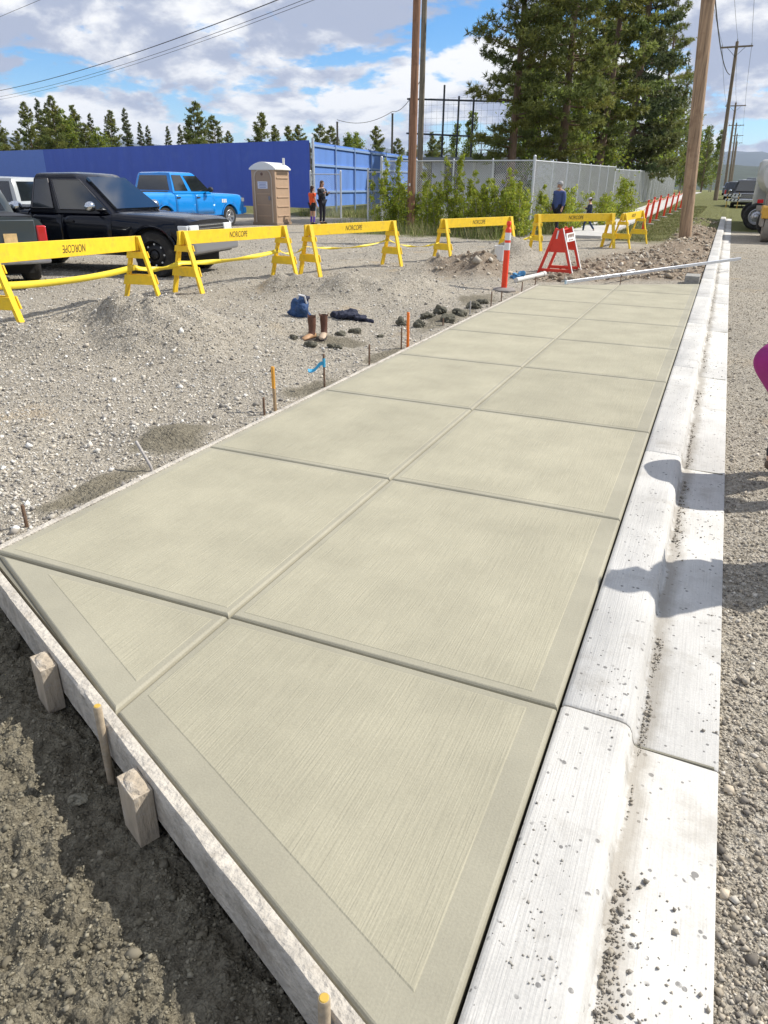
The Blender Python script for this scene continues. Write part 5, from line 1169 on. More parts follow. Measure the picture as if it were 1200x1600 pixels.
# ================================================================== PEOPLE
SKIN = mat('skin', (.52, .30, .20), .55)
def skin_obj(name, V, E_, m, parent, root=0, sub=1, smooth_it=0):
    me = bpy.data.meshes.new(name); me.from_pydata([v[:3] for v in V], E_, []); me.materials.append(m)
    o = link(name, me, parent); md = o.modifiers.new('skin', 'SKIN'); md.use_smooth_shade = True
    if not me.skin_vertices: 
        bm = bmesh.new(); bm.from_mesh(me); bm.verts.layers.skin.verify(); bm.to_mesh(me); bm.free()
    for i, v in enumerate(V):
        sv = me.skin_vertices[0].data[i]; r = v[3]; sv.radius = (r, r) if not isinstance(r, tuple) else r; sv.use_root = i == root
    s_ = o.modifiers.new('sub', 'SUBSURF'); s_.levels = sub; s_.render_levels = sub
    return o
def person(lab, loc, rz, h, J, look, grp=None):
    """J overrides joints (metres for a 1.75 m adult facing +x); look holds colours"""
    s = h/1.75; root = thing('person', lab, 'person', loc, rz, grp)
    j = dict(pelvis=(0, 0, .95), waist=(0, 0, 1.08), chest=(0, 0, 1.29), collar=(0, 0, 1.43), neck=(.01, 0, 1.5), hb=(.03, 0, 1.555), hm=(.03, 0, 1.63), ht=(.015, 0, 1.70), nose=(.135, 0, 1.615),
             sL=(0, .175, 1.41), eL=(-.02, .225, 1.14), wL=(.06, .23, .90), sR=(0, -.175, 1.41), eR=(-.02, -.225, 1.14), wR=(.06, -.23, .90),
             hL=(0, .09, .90), kL=(.02, .10, .50), aL=(-.02, .10, .09), tL=(.15, .11, .03), hR=(0, -.09, .90), kR=(.02, -.10, .50), aR=(-.02, -.10, .09), tR=(.15, -.11, .03))
    j.update(J); j = {k: Vector(v)*s for k, v in j.items()}; b = look.get('build', 1.)
    V = []; E_ = []; idx = {}
    def add(k, p, r, par=None):
        V.append((*p, r*s)); idx[k] = len(V)-1
        if par: E_.append((idx[par], idx[k]))
    add('pelvis', j['pelvis'], .125*b); add('waist', j['waist'], .115*b, 'pelvis'); add('chest', j['chest'], .13*b, 'waist'); add('collar', j['collar'], .075, 'chest'); add('neck', j['neck'], .05, 'collar')
    add('hb', j['hb'], .068, 'neck'); add('hm', j['hm'], .088, 'hb'); add('ht', j['ht'], .065, 'hm'); add('nose', j['nose'], .014, 'hm')
    for q in 'LR':
        add('s'+q, j['s'+q], .06*b, 'collar'); add('e'+q, j['e'+q], .043, 's'+q); add('w'+q, j['w'+q], .028, 'e'+q)
        fa = (j['w'+q]-j['e'+q]).normalized(); side = Vector((0, 0, 1)).cross(fa) if abs(fa.z) < .9 else Vector((1, 0, 0)); side.normalize(); palm = j['w'+q]+fa*.06*s; add('p'+q, palm, .03, 'w'+q)
        for f in range(4):
            o_ = side*(f-1.5)*.02*s; ln = (.062, .075, .07, .05)[f]*s; add('f%d%s' % (f, q), palm+fa*.045*s+o_, .010, 'p'+q); add('g%d%s' % (f, q), palm+fa*(.045*s+ln*.6)+o_+side.cross(fa)*.015*s, .008, 'f%d%s' % (f, q))
        add('t'+q+'h', palm+side*.04*s-fa*.01*s, .011, 'p'+q); add('u'+q+'h', palm+side*.055*s+fa*.03*s, .009, 't'+q+'h')
        add('h'+q, j['h'+q], .09*b, 'pelvis'); add('k'+q, j['k'+q], .056, 'h'+q); add('a'+q, j['a'+q], .037, 'k'+q); add('o'+q, j['t'+q], .032, 'a'+q)
    body = skin_obj('body', V, E_, SKIN, root)
    # clothes: looser skins over the same joints
    def garment(nm, items, m):
        V2 = []; E2 = []; ix = {}
        for k, p, r, par in items:
            V2.append((*p, r*s)); ix[k] = len(V2)-1
            if par: E2.append((ix[par], ix[k]))
        return skin_obj(nm, V2, E2, m, root)
    hem = look.get('hem', .86); lo = j['pelvis'].lerp(j['waist'], -(0.95-hem)/.13*1.0) if 'lo' not in J else j['lo']
    g = look.get('loose', .03)
    it = [('pelvis', j['waist'], .125*b+g, None), ('lo', lo, .13*b+g, 'pelvis'), ('chest', j['chest'], .135*b+g, 'pelvis'), ('collar', j['collar'], .085+g*.5, 'chest')]
    for q in 'LR':
        it += [('s'+q, j['s'+q], .062*b+g*.6, 'collar')]
        if look.get('short_sleeves'): it += [('e'+q, j['s'+q].lerp(j['e'+q], .6), .05+g*.6, 's'+q)]
        else: it += [('e'+q, j['e'+q], .05+g*.5, 's'+q), ('w'+q, j['e'+q].lerp(j['w'+q], .93), .038+g*.3, 'e'+q)]
    garment('jacket', it, look['top'])
    if look.get('collar_m'): garment('jacket_front', [('a', j['collar']+Vector((.07, .03, .0))*s, .035, None), ('b', j['chest']+Vector((.135, .05, 0))*s, .04, 'a'), ('c', j['waist']+Vector((.13, .05, 0))*s, .035, 'b')], look['collar_m'])
    it = [('pelvis', j['pelvis'], (.13*b+.012)*look.get('slim', 1), None)]
    leg_end = look.get('leg_end', .97)
    for q in 'LR':
        it += [('h'+q, j['h'+q], (.095*b+.012)*look.get('slim', 1), 'pelvis')]
        if leg_end < .5: it += [('k'+q, j['h'+q].lerp(j['k'+q], leg_end*2), .085, 'h'+q)]
        else: it += [('k'+q, j['k'+q], .066, 'h'+q), ('a'+q, j['k'+q].lerp(j['a'+q], leg_end), .052, 'k'+q)]
    garment('trousers' if leg_end > .5 else 'shorts', it, look['legs'])
    for q in 'LR':
        if look.get('socks'): garment('sock', [('a', j['k'+q].lerp(j['a'+q], .2), .056, None), ('b', j['a'+q], .045, 'a')], look['socks'])
        fd_ = (j['t'+q]-j['a'+q]); fd_.z = 0; fd_ = fd_.normalized() if fd_.length > .01 else Vector((1, 0, 0))
        garment('shoe', [('a', j['a'+q]+Vector((0, 0, -.02))*s-fd_*.03*s, .045, None), ('b', j['a'+q].lerp(j['t'+q], .6)+Vector((0, 0, 0.0)), .046, 'a'), ('c', j['t'+q]+fd_*.03*s+Vector((0, 0, .01))*s, .038, 'b')], look.get('shoes', TRIM))
    hm = j['hm']; hd_ = (j['nose']-hm); yaw_ = math.atan2(hd_.y, hd_.x); RM = Matrix.Translation(hm) @ Matrix.Rotation(yaw_, 4, 'Z') @ Matrix.Scale(s, 4)
    for q in (-1, 1):
        MB().blob(RM @ Vector((.078, q*.033, .018)), (.012*s,)*3, 1, 1, 0).build('eye', TRIM, root); MB().blob(RM @ Vector((0, q*.088, 0)), (.02*s, .01*s, .03*s), 1, 1, 0).build('ear', SKIN, root)
    MB().box(RM @ Vector((.082, 0, -.055)), (.012*s, .045*s, .01*s)).build('mouth', mat('lips', (.35, .12, .1), .6), root)
    if look.get('hair'):
        mb = MB(); L_ = look.get('hair_len', .05); mb.blob(RM @ Vector((-.022, 0, .03)), (.095*s, .098*s, .095*s), 5, 3, .06)
        if L_ > .08: mb.blob(RM @ Vector((-.07, 0, -.02-L_/2)), (.05*s, .085*s, (.06+L_/2)*s), 6, 3, .12)
        mb.build('hair', look['hair'], root, smooth=True)
    if look.get('cap'):
        mb = MB(); mb.lathe([(.102, .02), (.104, .06), (.085, .105), (.05, .125), (.005, .13)], 20, RM, cap=True); cp = mb.build('cap', look['cap'], root, smooth=True)
        MB().prism([(.06, -.085), (.12, -.08), (.17, -.045), (.185, 0), (.17, .045), (.12, .08), (.06, .085)], .022, .034, RM).build('brim', look.get('brim', look['cap']), cp, bevel=.003)
    return root
def cl_(n, c, **k): return mat(n, c, .85, var=.15, vscale=8, bump=.06, bscale=20, **k)
P = gp(489, 351); person('child in orange shirt, black shorts and purple socks by the blue wall', (P[0], P[1], Ts(P[0], P[1])), R(70), 1.52, dict(eL=(.02, .24, 1.15), wL=(.08, .22, .93)), dict(top=cl_('orange_shirt', (.80, .10, .02)), legs=cl_('black_shorts', (.02, .02, .025)), leg_end=.4, short_sleeves=True, socks=cl_('purple_socks', (.12, .05, .42)), hair=cl_('dark_brown_hair', (.05, .025, .018)), hair_len=.16, hem=.84))
P = gp(504, 350); person('woman in dark coat and black trousers standing beside the orange-shirted child', (P[0], P[1], Ts(P[0], P[1])), R(-15), 1.72, dict(eL=(.05, .24, 1.15), wL=(.25, .14, 1.25), eR=(.05, -.24, 1.15), wR=(.25, -.12, 1.27)), dict(top=cl_('dark_coat', (.018, .022, .03)), legs=cl_('black_trousers', (.02, .018, .03)), hair=cl_('brown_hair', (.09, .05, .03)), hair_len=.18, hem=.74, loose=.04, collar_m=cl_('pale_collar', (.4, .38, .42))))
P = gp(868, 366); person('man in blue jacket, dark trousers and grey cap walking behind the trestle', (P[0], P[1], Ts(P[0], P[1])), R(-120), 1.76, dict(kL=(.12, .10, .50), aL=(.10, .10, .09), tL=(.27, .11, .03), kR=(-.05, -.10, .50), aR=(-.2, -.10, .12), tR=(-.04, -.11, .04), eR=(-.06, -.25, 1.14), wR=(.04, -.26, .9)), dict(top=cl_('blue_jacket', (.055, .085, .23)), legs=cl_('navy_trousers', (.015, .016, .028)), cap=cl_('grey_cap', (.36, .36, .36)), hair=cl_('grey_hair', (.35, .33, .31)), build=1.15, hem=.82, loose=.045))
P = gp(917, 364); person('boy in dark vest and white cap striding on the footpath', (P[0], P[1], Ts(P[0], P[1])), R(185), 1.22, dict(kL=(.18, .10, .52), aL=(.22, .10, .09), tL=(.38, .11, .05), kR=(-.08, -.10, .50), aR=(-.34, -.10, .16), tR=(-.22, -.11, .04), eL=(.05, .24, 1.16), wL=(.24, .12, 1.24)), dict(top=cl_('navy_vest', (.03, .04, .07)), legs=cl_('dark_jeans', (.03, .055, .11)), cap=cl_('white_cap', (.62, .60, .64)), hair=cl_('dark_brown_hair', (.05, .025, .018)), collar_m=cl_('pale_shirt', (.6, .45, .42))))
# person bending over at the right edge: only the hip, coat and one leg reach into the picture
z0 = -.115
PURP = cl_('magenta_coat', (.30, .012, .16))
person('person in magenta coat bending over at the right frame edge', (.70, 5.02, z0), R(15), 1.68, dict(pelvis=(-.16, 0, .80), waist=(-.10, 0, .93), chest=(.12, 0, 1.05), collar=(.26, 0, 1.10), neck=(.32, 0, 1.12), hb=(.37, 0, 1.12), hm=(.44, 0, 1.13), ht=(.5, 0, 1.15), nose=(.46, 0, 1.02), sL=(.24, .17, 1.07), eL=(.32, .2, .82), wL=(.42, .16, .60), sR=(.24, -.17, 1.07), eR=(.32, -.2, .82), wR=(.42, -.16, .60), hL=(-.16, .09, .77), kL=(-.06, .10, .44), aL=(-.13, .10, .09), tL=(.05, .11, .03), hR=(-.16, -.09, .77), kR=(-.06, -.10, .44), aR=(-.13, -.10, .09), tR=(.05, -.11, .03), lo=(-.14, 0, .68)), dict(top=PURP, legs=cl_('dark_grey_trousers', (.028, .028, .035)), hair=cl_('brown_hair', (.09, .05, .03)), loose=.055, shoes=mat('brown_shoe', (.12, .08, .05), .7), build=1.0, slim=.55))
co = [o for o in col.objects if o.name.startswith('person') and 'magenta' in o.get('label', '')][0]
sk = MB(); rg = [(.92, -.02, .20, .17), (.86, -.10, .235, .2), (.78, -.15, .245, .215), (.70, -.15, .225, .21), (.62, -.12, .185, .19), (.54, -.09, .15, .165), (.49, -.075, .135, .15), (.49, -.075, .11, .13), (.62, -.1, .12, .14)]; n_ = 28
sk.add([(cx+rx*math.cos(2*math.pi*j/n_)*(1+.05*math.sin(5*2*math.pi*j/n_+z*9)), ry*math.sin(2*math.pi*j/n_)*(1+.05*math.sin(4*2*math.pi*j/n_+z*7)), z) for z, cx, rx, ry in rg for j in range(n_)], [(i*n_+j, (i+1)*n_+j, (i+1)*n_+(j+1) % n_, i*n_+(j+1) % n_) for i in range(len(rg)-1) for j in range(n_)]+[tuple(range(n_))])
sko = sk.build('coat_skirt', PURP, co); sm_ = sko.modifiers.new('sub', 'SUBSURF'); sm_.levels = sm_.render_levels = 2; sko.data.polygons.foreach_set('use_smooth', [True]*len(sko.data.polygons))
person('person in dark jacket just outside the right frame edge, shadow on kerb', (1.07, 3.98, z0), R(165), 1.74, dict(eL=(.04, .24, 1.16), wL=(.2, .10, 1.1), eR=(.04, -.24, 1.16), wR=(.2, -.08, 1.12)), dict(top=cl_('charcoal_jacket', (.05, .05, .055)), legs=cl_('dark_jeans', (.03, .055, .11)), hair=cl_('brown_hair', (.09, .05, .03)), hair_len=.1, loose=.05, hem=.82))

# ================================================================== TREES AND PLANTS
NEEDLE = leaf_mat('pine_needles', (.20, .225, .062), .42); SPRUCE = leaf_mat('spruce_needles', (.125, .148, .055), .35); LEAF = leaf_mat('aspen_leaves', (.20, .26, .05), .45); LEAF2 = leaf_mat('young_leaves', (.33, .40, .06), .45); BARK = mat('pine_bark', (.19, .125, .085), .9, var=.35, vscale=12, stretch=(1, 1, .25), bump=.4, bscale=25); BARK2 = mat('aspen_bark', (.32, .29, .22), .85, var=.25, vscale=10)
def unit(n): v = rng.normal(size=(n, 3)); return v/np.linalg.norm(v, axis=1, keepdims=True)
def needle_tufts(C, D, size, n, width, tint):
    """C centres, D pointing directions: n thin triangles per tuft"""
    N_ = len(C); c = np.repeat(C, n, 0); d = np.repeat(D, n, 0); sz = np.repeat(size, n)[:, None]
    u = unit(N_*n); dirv = d*.55+u*.85; dirv /= np.linalg.norm(dirv, axis=1, keepdims=True)
    base = c-dirv*sz*.15; tip = c+dirv*sz*rng.uniform(.6, 1.1, (N_*n, 1)); w = np.cross(dirv, unit(N_*n)); w /= np.linalg.norm(w, axis=1, keepdims=True)+1e-6; w *= width*sz
    mid = base+(tip-base)*.45
    V = np.stack([base, mid+w, tip, mid-w], 1).reshape(-1, 3); F_ = np.arange(N_*n*4).reshape(-1, 4); t = np.repeat(np.repeat(tint, n, 0), 4, 0)
    return V, F_, t
def conifer_mesh(H, Rm, zc, nb, tuft, ntuft, n, droop, seed, style, width=.075, spread=.55):
    """returns trunk MB and crown arrays"""
    global rng
    keep = rng; rng = np.random.default_rng(seed); rr = random.Random(seed)
    mb = MB(); bend = rr.uniform(-.02, .02)*H
    ax = lambda z: Vector((bend*math.sin(z/H*3), bend*.6*math.sin(z/H*2.2+1), z))
    r0 = H*.0135+.03; mb.tube([ax(z) if z > 0 else Vector((0, 0, -.2)) for z in [-.2]+list(np.linspace(.01, H*.98, 12))], [r0*1.15]+[r0*(1-.93*t) for t in np.linspace(0, 1, 12)], 9)
    C = []; D = []; SZ = []; TI = []
    for i in range(nb):
        t = (i+rr.random())/nb; z = zc+(H-zc)*t
        prof = {'pine': (1-t)**.62*(.55+.45*min(1, t*4)), 'spruce': (1-t)**.9*(.8+.2*min(1, t*6)), 'column': (1-t)**.75*(.6+.4*min(1, t*3))}[style]
        ln = Rm*prof*rr.choice([.45, .7, .85, 1, 1, 1.12])*rr.uniform(.8, 1.1)+.12
        a = rr.uniform(0, 2*math.pi); dirh = Vector((math.cos(a), math.sin(a), 0)); p0 = ax(z); k = 5; pts_ = []
        for q in range(k+1):
            s = q/k
            if style == 'pine': dz = ln*(droop*s+.42*s*s*(.4+t))
            elif style == 'spruce': dz = ln*(-.38*s+.30*s*s)*(1.25-t)+ln*.25*t*s
            else: dz = ln*(.1*s+.5*s*s)
            pts_.append(p0+dirh*ln*s+Vector((0, 0, dz)))
        if ln > .35: mb.tube(pts_, [max(.008, r0*.22*(1-t*.5)*(1-.85*s)) for s in np.linspace(0, 1, k+1)], 4, cap=False)
        m = max(3, int(ntuft*ln/Rm*rr.uniform(.7, 1.2))); shade = rr.uniform(.72, 1.25); hue = rr.uniform(-.1, .12)
        for _ in range(m):
            s = rr.uniform(.18, 1)**.7; f = s*k; q = min(k-1, int(f)); p = pts_[q].lerp(pts_[q+1], f-q); w = spread*ln*(1-.55*s)*.5+.06
            side = Vector((-dirh.y, dirh.x, 0)); off = side*rr.gauss(0, w)+Vector((0, 0, rr.gauss(0, w*.22)))+dirh*rr.gauss(0, w*.3)
            C.append((p+off)[:]); dv = dirh*.6+side*(off.dot(side)/(w+.01))*.4+Vector((0, 0, .45 if style != 'spruce' else -.05)); D.append(dv.normalized()[:]); SZ.append(tuft*rr.uniform(.7, 1.25))
            g = shade*rr.uniform(.75, 1.25); TI.append((g*(1+hue), g, g*(1-hue)))
    for _ in range(6): C.append((ax(H*.985)+Vector((rr.gauss(0, .04), rr.gauss(0, .04), rr.uniform(-.2, .1))))[:]); D.append((0, 0, 1)); SZ.append(tuft); TI.append((1, 1, 1))
    V, F_, tt_ = needle_tufts(np.array(C), np.array(D), np.array(SZ), n, width, np.array(TI)); rng = keep
    return mb, (V, F_, tt_)
def tree(name, lab, loc, meshes, rz=0., sc=1., grp=None, cat='tree'):
    root = thing(name, lab, cat, loc, rz, grp); root.scale = (sc, sc, sc)
    link('trunk', meshes[0], root); link('crown', meshes[1], root); return root
def conifer(seed, bark=BARK, leaf=NEEDLE, **k):
    mb, (V, F_, t) = conifer_mesh(seed=seed, **k); return mb.mesh('trunk', bark, True), tri_mesh('crown', V, F_, leaf, t)
big1 = conifer(101, H=15.5, Rm=2.7, zc=2.6, nb=95, tuft=.26, ntuft=72, n=14, droop=-.10, style='pine')
big2 = conifer(102, H=16.5, Rm=2.9, zc=2.4, nb=100, tuft=.26, ntuft=72, n=14, droop=-.14, style='pine')
big3 = conifer(103, H=17, Rm=3.0, zc=1.8, nb=120, tuft=.25, ntuft=70, n=13, droop=0, style='spruce', leaf=SPRUCE, width=.12)
big4 = conifer(104, H=14, Rm=2.2, zc=1.5, nb=90, tuft=.24, ntuft=62, n=9, droop=-.05, style='column')
big5 = conifer(105, H=15, Rm=2.5, zc=2.2, nb=85, tuft=.26, ntuft=66, n=13, droop=-.08, style='pine', width=.11)
def broad_mesh(H, Rm, zc, n, size, seed, stems=1, bark=BARK2, leaf=LEAF, clump=26):
    r = np.random.default_rng(seed); rr = random.Random(seed); mb = MB(); tips = []
    for s in range(stems):
        b = Vector((rr.gauss(0, .12*stems*.5), rr.gauss(0, .12*stems*.5), 0)); hh = H*rr.uniform(.75, 1); top = b+Vector((rr.gauss(0, .05)*H, rr.gauss(0, .05)*H, hh)); md = b.lerp(top, .5)+Vector((rr.gauss(0, .02)*H, rr.gauss(0, .02)*H, 0))
        r0 = .012*H/max(1, stems**.5)+.006; mb.tube([b-Vector((0, 0, .1)), b, md, top], [r0, r0, r0*.6, r0*.15], 6)
        for q in range(int(clump)):
            t = rr.uniform(zc/H, 1); p = b.lerp(md, t*2) if t < .5 else md.lerp(top, t*2-1); a = rr.uniform(0, 6.28); ln = Rm*(1.1-t)**.55*rr.uniform(.35, 1)*(1 if t > zc/H+.1 else .8); e = p+Vector((math.cos(a)*ln, math.sin(a)*ln, ln*rr.uniform(.25, .8))); mb.tube([p, p.lerp(e, .5)+Vector((0, 0, -.03*ln)), e], [r0*.3, r0*.2, .003], 4, cap=False); tips += [(p, e)]*1
    C = []; TI = []
    per = max(1, n//len(tips))
    for p, e in tips:
        sh = rr.uniform(.7, 1.25)
        for _ in range(per):
            s = rr.uniform(.25, 1.08); q = p.lerp(e, s); w = .16*(e-p).length+.03; C.append((q.x+rr.gauss(0, w), q.y+rr.gauss(0, w), q.z+rr.gauss(0, w))); g = sh*rr.uniform(.75, 1.3); TI.append((g*rr.uniform(.9, 1.2), g, g*rr.uniform(.6, 1.1)))
    C = np.array(C); N_ = len(C); u = r.normal(size=(N_, 3)); u /= np.linalg.norm(u, axis=1, keepdims=True); w = np.cross(u, r.normal(size=(N_, 3))); w /= np.linalg.norm(w, axis=1, keepdims=True); sz = size*r.uniform(.6, 1.25, (N_, 1))
    V = np.stack([C-u*sz*.6, C+w*sz*.42, C+u*sz*.6, C-w*sz*.42], 1).reshape(-1, 3); F_ = np.arange(N_*4).reshape(-1, 4)
    return mb.mesh('trunk', bark, True), tri_mesh('crown', V, F_, leaf, np.repeat(np.array(TI), 4, 0))
def tp(px, Y_): x = at_y(px, Y_, 285); return (x, Y_, Ts(x, Y_)-.03)
TG = 'trees behind the chain-link fence'
tree('pine_tree', 'large pine left in the clump behind the fence, bare lower trunk', tp(796, 37), big1, .4, 1.0, TG)
tree('pine_tree', 'large pine in middle of the clump behind the fence', tp(872, 38.5), big2, 1.2, 1.0, TG)
tree('spruce_tree', 'dark spruce at the right of the clump, upswept branches', tp(984, 66), big3, 2.0, 1.5, TG)
tree('pine_tree', 'tall pale green pine between the middle pine and the dark spruce', tp(930, 54), big5, .2, 1.3, TG)
def tall(px, Y_, ty, H): x, y, z = tp(px, Y_); return (solve_top(x, y, ty)-z)/H
tree('pine_tree', 'shorter pointed pine right of the dark spruce, beside tan pole', tp(1049, 108), big4, .9, tall(1049, 108, 103, 14), TG)
tree('pine_tree', 'pine partly hidden behind the left large pine', tp(838, 50), big5, 2.2, 1.0, TG)
tree('pine_tree', 'pine partly hidden behind the pale green pine', tp(905, 56), big1, 2.9, 1.05, TG)
tree('pine_tree', 'pine behind the spruce, seen low right of its trunk', tp(1017, 84), big2, 1.9, 1.1, TG)
tree('pine_tree', 'slim pine far back right of the pointed pine', tp(1075, 150), big4, 2.9, tall(1075, 150, 172, 14), TG)
tree('pine_tree', 'small pine far back close to the second roadside pole', tp(1097, 160), big4, 4.1, tall(1097, 160, 196, 14), TG)
br1 = broad_mesh(8.5, 2.0, 1.2, 4200, .16, 201, 2, clump=46); br2 = broad_mesh(6.5, 1.7, .6, 3600, .15, 202, 3, clump=32); br3 = broad_mesh(10, 1.7, 1.5, 3800, .17, 203, 2, clump=46)
BG = 'leafy trees behind the chain-link fence'
for px, Y_, ms, sc, lab in [(822, 44, br1, 1.0, 'leafy aspen filling the gap between the two left pines'), (902, 46, br2, 1.15, 'leafy understory tree right of the middle pine trunk'), (945, 56, br1, 1.1, 'leafy understory tree below the pale green pine'), (1000, 78, br2, 1.6, 'leafy understory tree in front of the dark spruce base'), (1035, 102, br1, 1.45, 'leafy understory tree below the pointed pine'),
                            (1088, 185, br1, 1.8, 'bright green leafy tree just right of the tan pole'), (1110, 200, br3, 1.4, 'bright green leafy tree far back beside the second roadside pole'), (1064, 140, br2, 2.0, 'leafy tree right behind the tan pole base'), (1098, 170, br2, 1.5, 'low leafy tree behind the footpath bend')]:
    tree('leafy_tree', lab, tp(px, Y_), ms, px*.1, sc, BG)
# pale aspens behind the backstop
for px, Y_, sc, lab in [(704, 68, .88, 'pale slender aspen seen through the backstop, left one'), (727, 66, .98, 'pale slender aspen seen through the backstop, right one')]:
    tree('aspen_tree', lab, tp(px, Y_), br3, px, sc*.75, 'aspens behind the backstop')
# tree line above the blue wall
sp_a = conifer(301, H=10, Rm=1.6, zc=.8, nb=95, tuft=.24, ntuft=44, n=8, droop=0, style='spruce', leaf=SPRUCE, width=.14); pi_a = conifer(302, H=10, Rm=2.7, zc=1.0, nb=80, tuft=.25, ntuft=85, n=8, droop=-.05, style='pine', width=.14); pi_b = conifer(303, H=10, Rm=2.2, zc=.8, nb=85, tuft=.25, ntuft=70, n=8, droop=-.05, style='column', width=.14); as_a = broad_mesh(10, 3.0, 2, 4200, .26, 304, 2, clump=44)
ROW = [(8, 176, 66, 'pi', 'leftmost'), (38, 205, 72, 'pi', 0), (58, 160, 70, 'pb', 'broad-topped'), (88, 172, 78, 'pi', 0), (78, 155, 82, 'sp', 0), (100, 150, 70, 'pb', 'tallest'), (118, 178, 74, 'as', 0), (130, 165, 80, 'pb', 0), (155, 178, 84, 'sp', 0), (168, 205, 70, 'as', 0), (186, 173, 78, 'pb', 0), (208, 170, 84, 'sp', 0), (228, 192, 88, 'sp', 0), (240, 197, 86, 'sp', 0), (270, 198, 92, 'sp', 0), (289, 196, 94, 'sp', 0), (314, 160, 76, 'pi', 'crooked-topped'), (300, 195, 96, 'sp', 0), (340, 182, 80, 'pi', 0), (362, 205, 90, 'pb', 0), (412, 177, 78, 'pi', 'round-topped'), (432, 196, 84, 'pb', 0), (455, 198, 90, 'pi', 0), (470, 196, 88, 'pi', 0), (502, 195, 86, 'pi', 0), (518, 198, 92, 'pi', 0), (588, 198, 88, 'pi', 0), (560, 212, 110, 'as', 0), (620, 217, 86, 'pi', 0), (672, 207, 90, 'pb', 0), (685, 214, 96, 'pi', 0), (645, 222, 92, 'pi', 0), (545, 213, 100, 'as', 0), (20, 200, 90, 'sp', 0), (145, 195, 74, 'pi', 0), (110, 190, 90, 'as', 0)]
ms = {'pi': pi_a, 'pb': pi_b, 'sp': sp_a, 'as': as_a}; kn = {'pi': 'bushy pine', 'pb': 'narrow pine', 'sp': 'slim dark spruce', 'as': 'light green aspen'}
srt = sorted(ROW); used = {}
for n_, (px, ty, Y_, k_, nm) in enumerate(srt):
    x, y, z = tp(px, Y_); h = solve_top(x, y, ty)-z
    wh = 'above the blue wall' if px < 483 else 'beyond the receding faded blue wall'
    near = min([(0, 'the left frame edge'), (240, 'the middle of the blue wall'), (425, 'the portable toilet'), (505, 'the two bystanders'), (641, 'the brown pole')], key=lambda q: abs(q[0]-px))[1]
    key = (k_, wh, near); used[key] = used.get(key, 0)+1; od = ['first', 'second', 'third', 'fourth', 'fifth', 'sixth', 'seventh', 'eighth'][used[key]-1]
    lab = '%s %s %s, near %s' % (od if not nm else nm, kn[k_], 'above blue wall' if px < 483 else 'beyond faded wall', near)
    tree({'pi': 'pine_tree', 'pb': 'pine_tree', 'sp': 'spruce_tree', 'as': 'aspen_tree'}[k_], lab, (x, y, z), ms[k_], px*.37, h/10., 'far tree line')
# saplings and bushes along the fence
sa = broad_mesh(3.0, .46, .15, 2600, .08, 401, 4, leaf=LEAF2, clump=20); sb = broad_mesh(2.0, .6, .05, 2600, .08, 402, 6, leaf=LEAF2, clump=12); sc_ = broad_mesh(3.6, .42, .2, 2200, .085, 403, 2, leaf=LEAF2, clump=36)
SAP = [(695, 282, 0, sa, 3.0, 'sapling between two low bushes right of the brown pole'), (760, 275, 0, sa, 3.0, 'leafy sapling left of the one behind the delineator'), (815, 295, 0, sb, 2.0, 'low dense bush directly at foot of corner post'), (860, 300, 29.2, sb, 2.0, 'low bush directly behind the walking man'), (960, 300, 36, sb, 2.0, 'small bush left of the rounded bush along fence'), (612, 240, 25.8, sc_, 3.6, 'tall narrow sapling just left of the brown pole'), (598, 262, 26.6, sa, 3.0, 'second sapling left of the brown pole, a bit shorter'), (622, 285, 25.4, sb, 2.0, 'low bush at the foot of the brown pole'), (662, 265, 25.3, sa, 3.0, 'sapling just right of the brown pole'), (680, 290, 25.2, sb, 2.0, 'low bush right of the brown pole before the fence'), (705, 238, 26.8, sc_, 3.6, 'tall thin sapling poking above the fence rail'), (735, 262, 26.2, sa, 3.0, 'sapling midway along the fence section'), (752, 290, 25.6, sb, 2.0, 'low bush midway along the fence section'), (772, 275, 25.8, sa, 3.0, 'sapling behind the delineator, left of corner post'), (806, 258, 26.2, sa, 3.0, 'dense sapling touching the fence corner post'), (790, 288, 25.6, sb, 2.0, 'low bush left of the fence corner post'),
       (845, 285, 28.2, sa, 3.0, 'sapling left of the walking man'), (885, 290, 29.5, sb, 2.0, 'sapling right behind the walking man'), (905, 300, 30.5, sb, 2.0, 'low bush above the boy behind fence'), (982, 275, 39, sb, 2.0, 'rounded green bush against the fence before the delineators'), (940, 300, 33, sb, 2.0, 'low scrubby bush right of the boy'), (640, 300, 25.0, sb, 2.0, 'scrubby bush directly behind the brown pole'), (722, 300, 25.0, sb, 2.0, 'scrubby low bush under the tall thin sapling')]
for i, (px, ty, Y_, m_, h0, lab) in enumerate(SAP):
    if px < 650: Y_ = 26.9+.25*(i % 3)
    elif px < 826: Y_ = float(np.interp(px, [600, 825], [27.9, 26.4]))-.35-.3*(i % 2)
    x, y, z = tp(px, Y_); h = max(.5, solve_top(x, y, ty)-z); tree('sapling', lab, (x, y, z), m_, i*1.3, h/h0, 'saplings along the fence', 'bush')
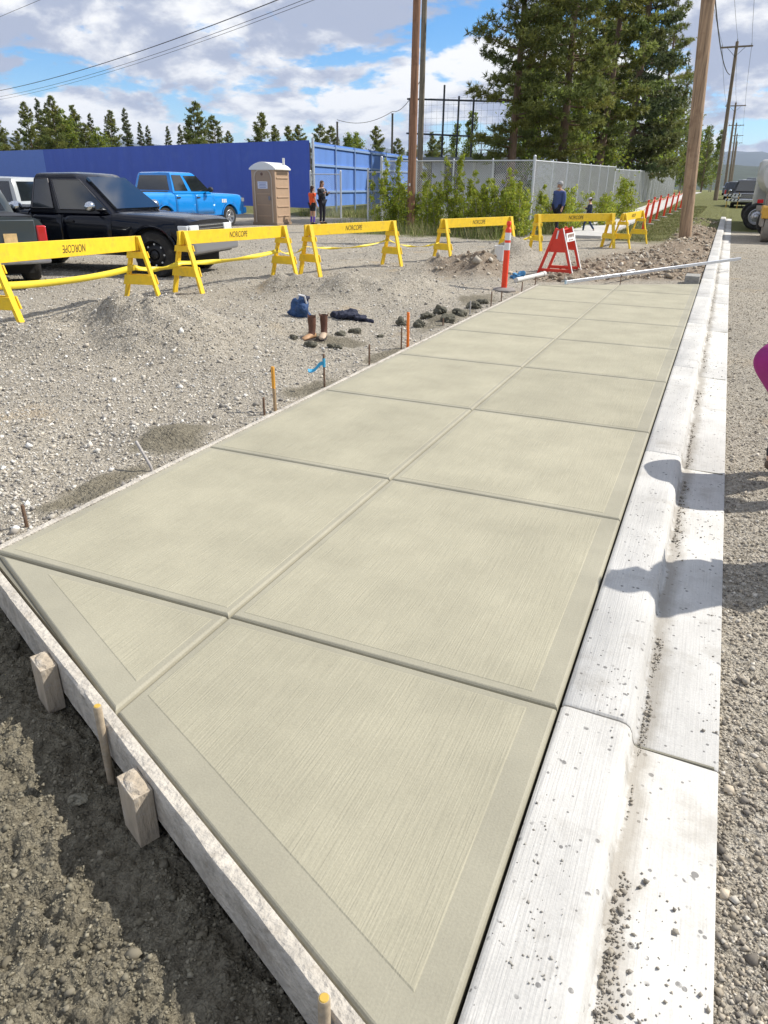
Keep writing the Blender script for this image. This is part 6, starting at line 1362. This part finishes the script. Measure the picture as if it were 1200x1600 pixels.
# grass and weeds (one mass)
GRASS = mat('grass_blades', (1, 1, 1), .8, attr='tint', spec=.2)
def grass(n, area, hmin, hmax, w, palette, lab, name):
    P = []; tot = 0
    while tot < n:
        X = rng.uniform(area[0], area[1], n); Y = rng.uniform(area[2], area[3], n); k = (grass_mask(X, Y) > .55) & (rng.random(n) < .4+.6*(fbm(X*1.2, Y*1.2, 71, 3) > -.05)); P.append(np.stack([X[k], Y[k]], 1)); tot += k.sum()
    P = np.concatenate(P)[:n]; Z = T(P[:, 0], P[:, 1]); h = rng.uniform(hmin, hmax, n)*(.6+.8*vnoise(P[:, 0]*.8, P[:, 1]*.8, 9)); a = rng.uniform(0, 6.28, n); l = rng.normal(0, .35, (n, 2))*h[:, None]
    B = np.column_stack([P, Z-.01]); dx = np.column_stack([np.cos(a)*w, np.sin(a)*w, np.zeros(n)])
    V = np.stack([B-dx, B+dx, B+np.column_stack([l, h])], 1).reshape(-1, 3); c = np.array(palette)[rng.integers(0, len(palette), n)]*rng.uniform(.75, 1.25, (n, 1))
    o = link(name, tri_mesh(name, V, np.arange(3*n).reshape(-1, 3), GRASS, np.repeat(c, 3, 0))); tag(o, lab, 'grass', kind='stuff')
grass(26000, (-3.7, -1.3, 25, 60), .03, .09, .008, [(.20, .22, .06), (.30, .28, .12), (.40, .35, .19), (.14, .18, .045)], 'short patchy grass strip between footpath and roadside pole', 'verge_grass')
grass(22000, (-20, -5.6, 24, 38), .12, .55, .010, [(.26, .30, .09), (.40, .36, .18), (.17, .23, .05), (.33, .31, .14)], 'tall dry weeds along the foot of the fence', 'weeds')

# ================================================================== AIR
hz_ = MB(); hz_.box((0, 0, 290), (32000, 32000, 640)); hz_o = hz_.build('haze', []); hz_o['kind'] = 'stuff'; hz_o['label'] = 'thin blue-grey air haze over the far hills'; hz_o['category'] = 'haze'
hm_ = bpy.data.materials.new('haze_air'); hm_.use_nodes = True; nt_ = hm_.node_tree; nt_.nodes.clear(); ho = nt_.nodes.new('ShaderNodeOutputMaterial'); hv = nt_.nodes.new('ShaderNodeVolumePrincipled'); hv.inputs['Color'].default_value = (.62, .74, .95, 1); hv.inputs['Density'].default_value = 6e-5; nt_.links.new(hv.outputs[0], ho.inputs['Volume'])
hz_o.data.materials.append(hm_)
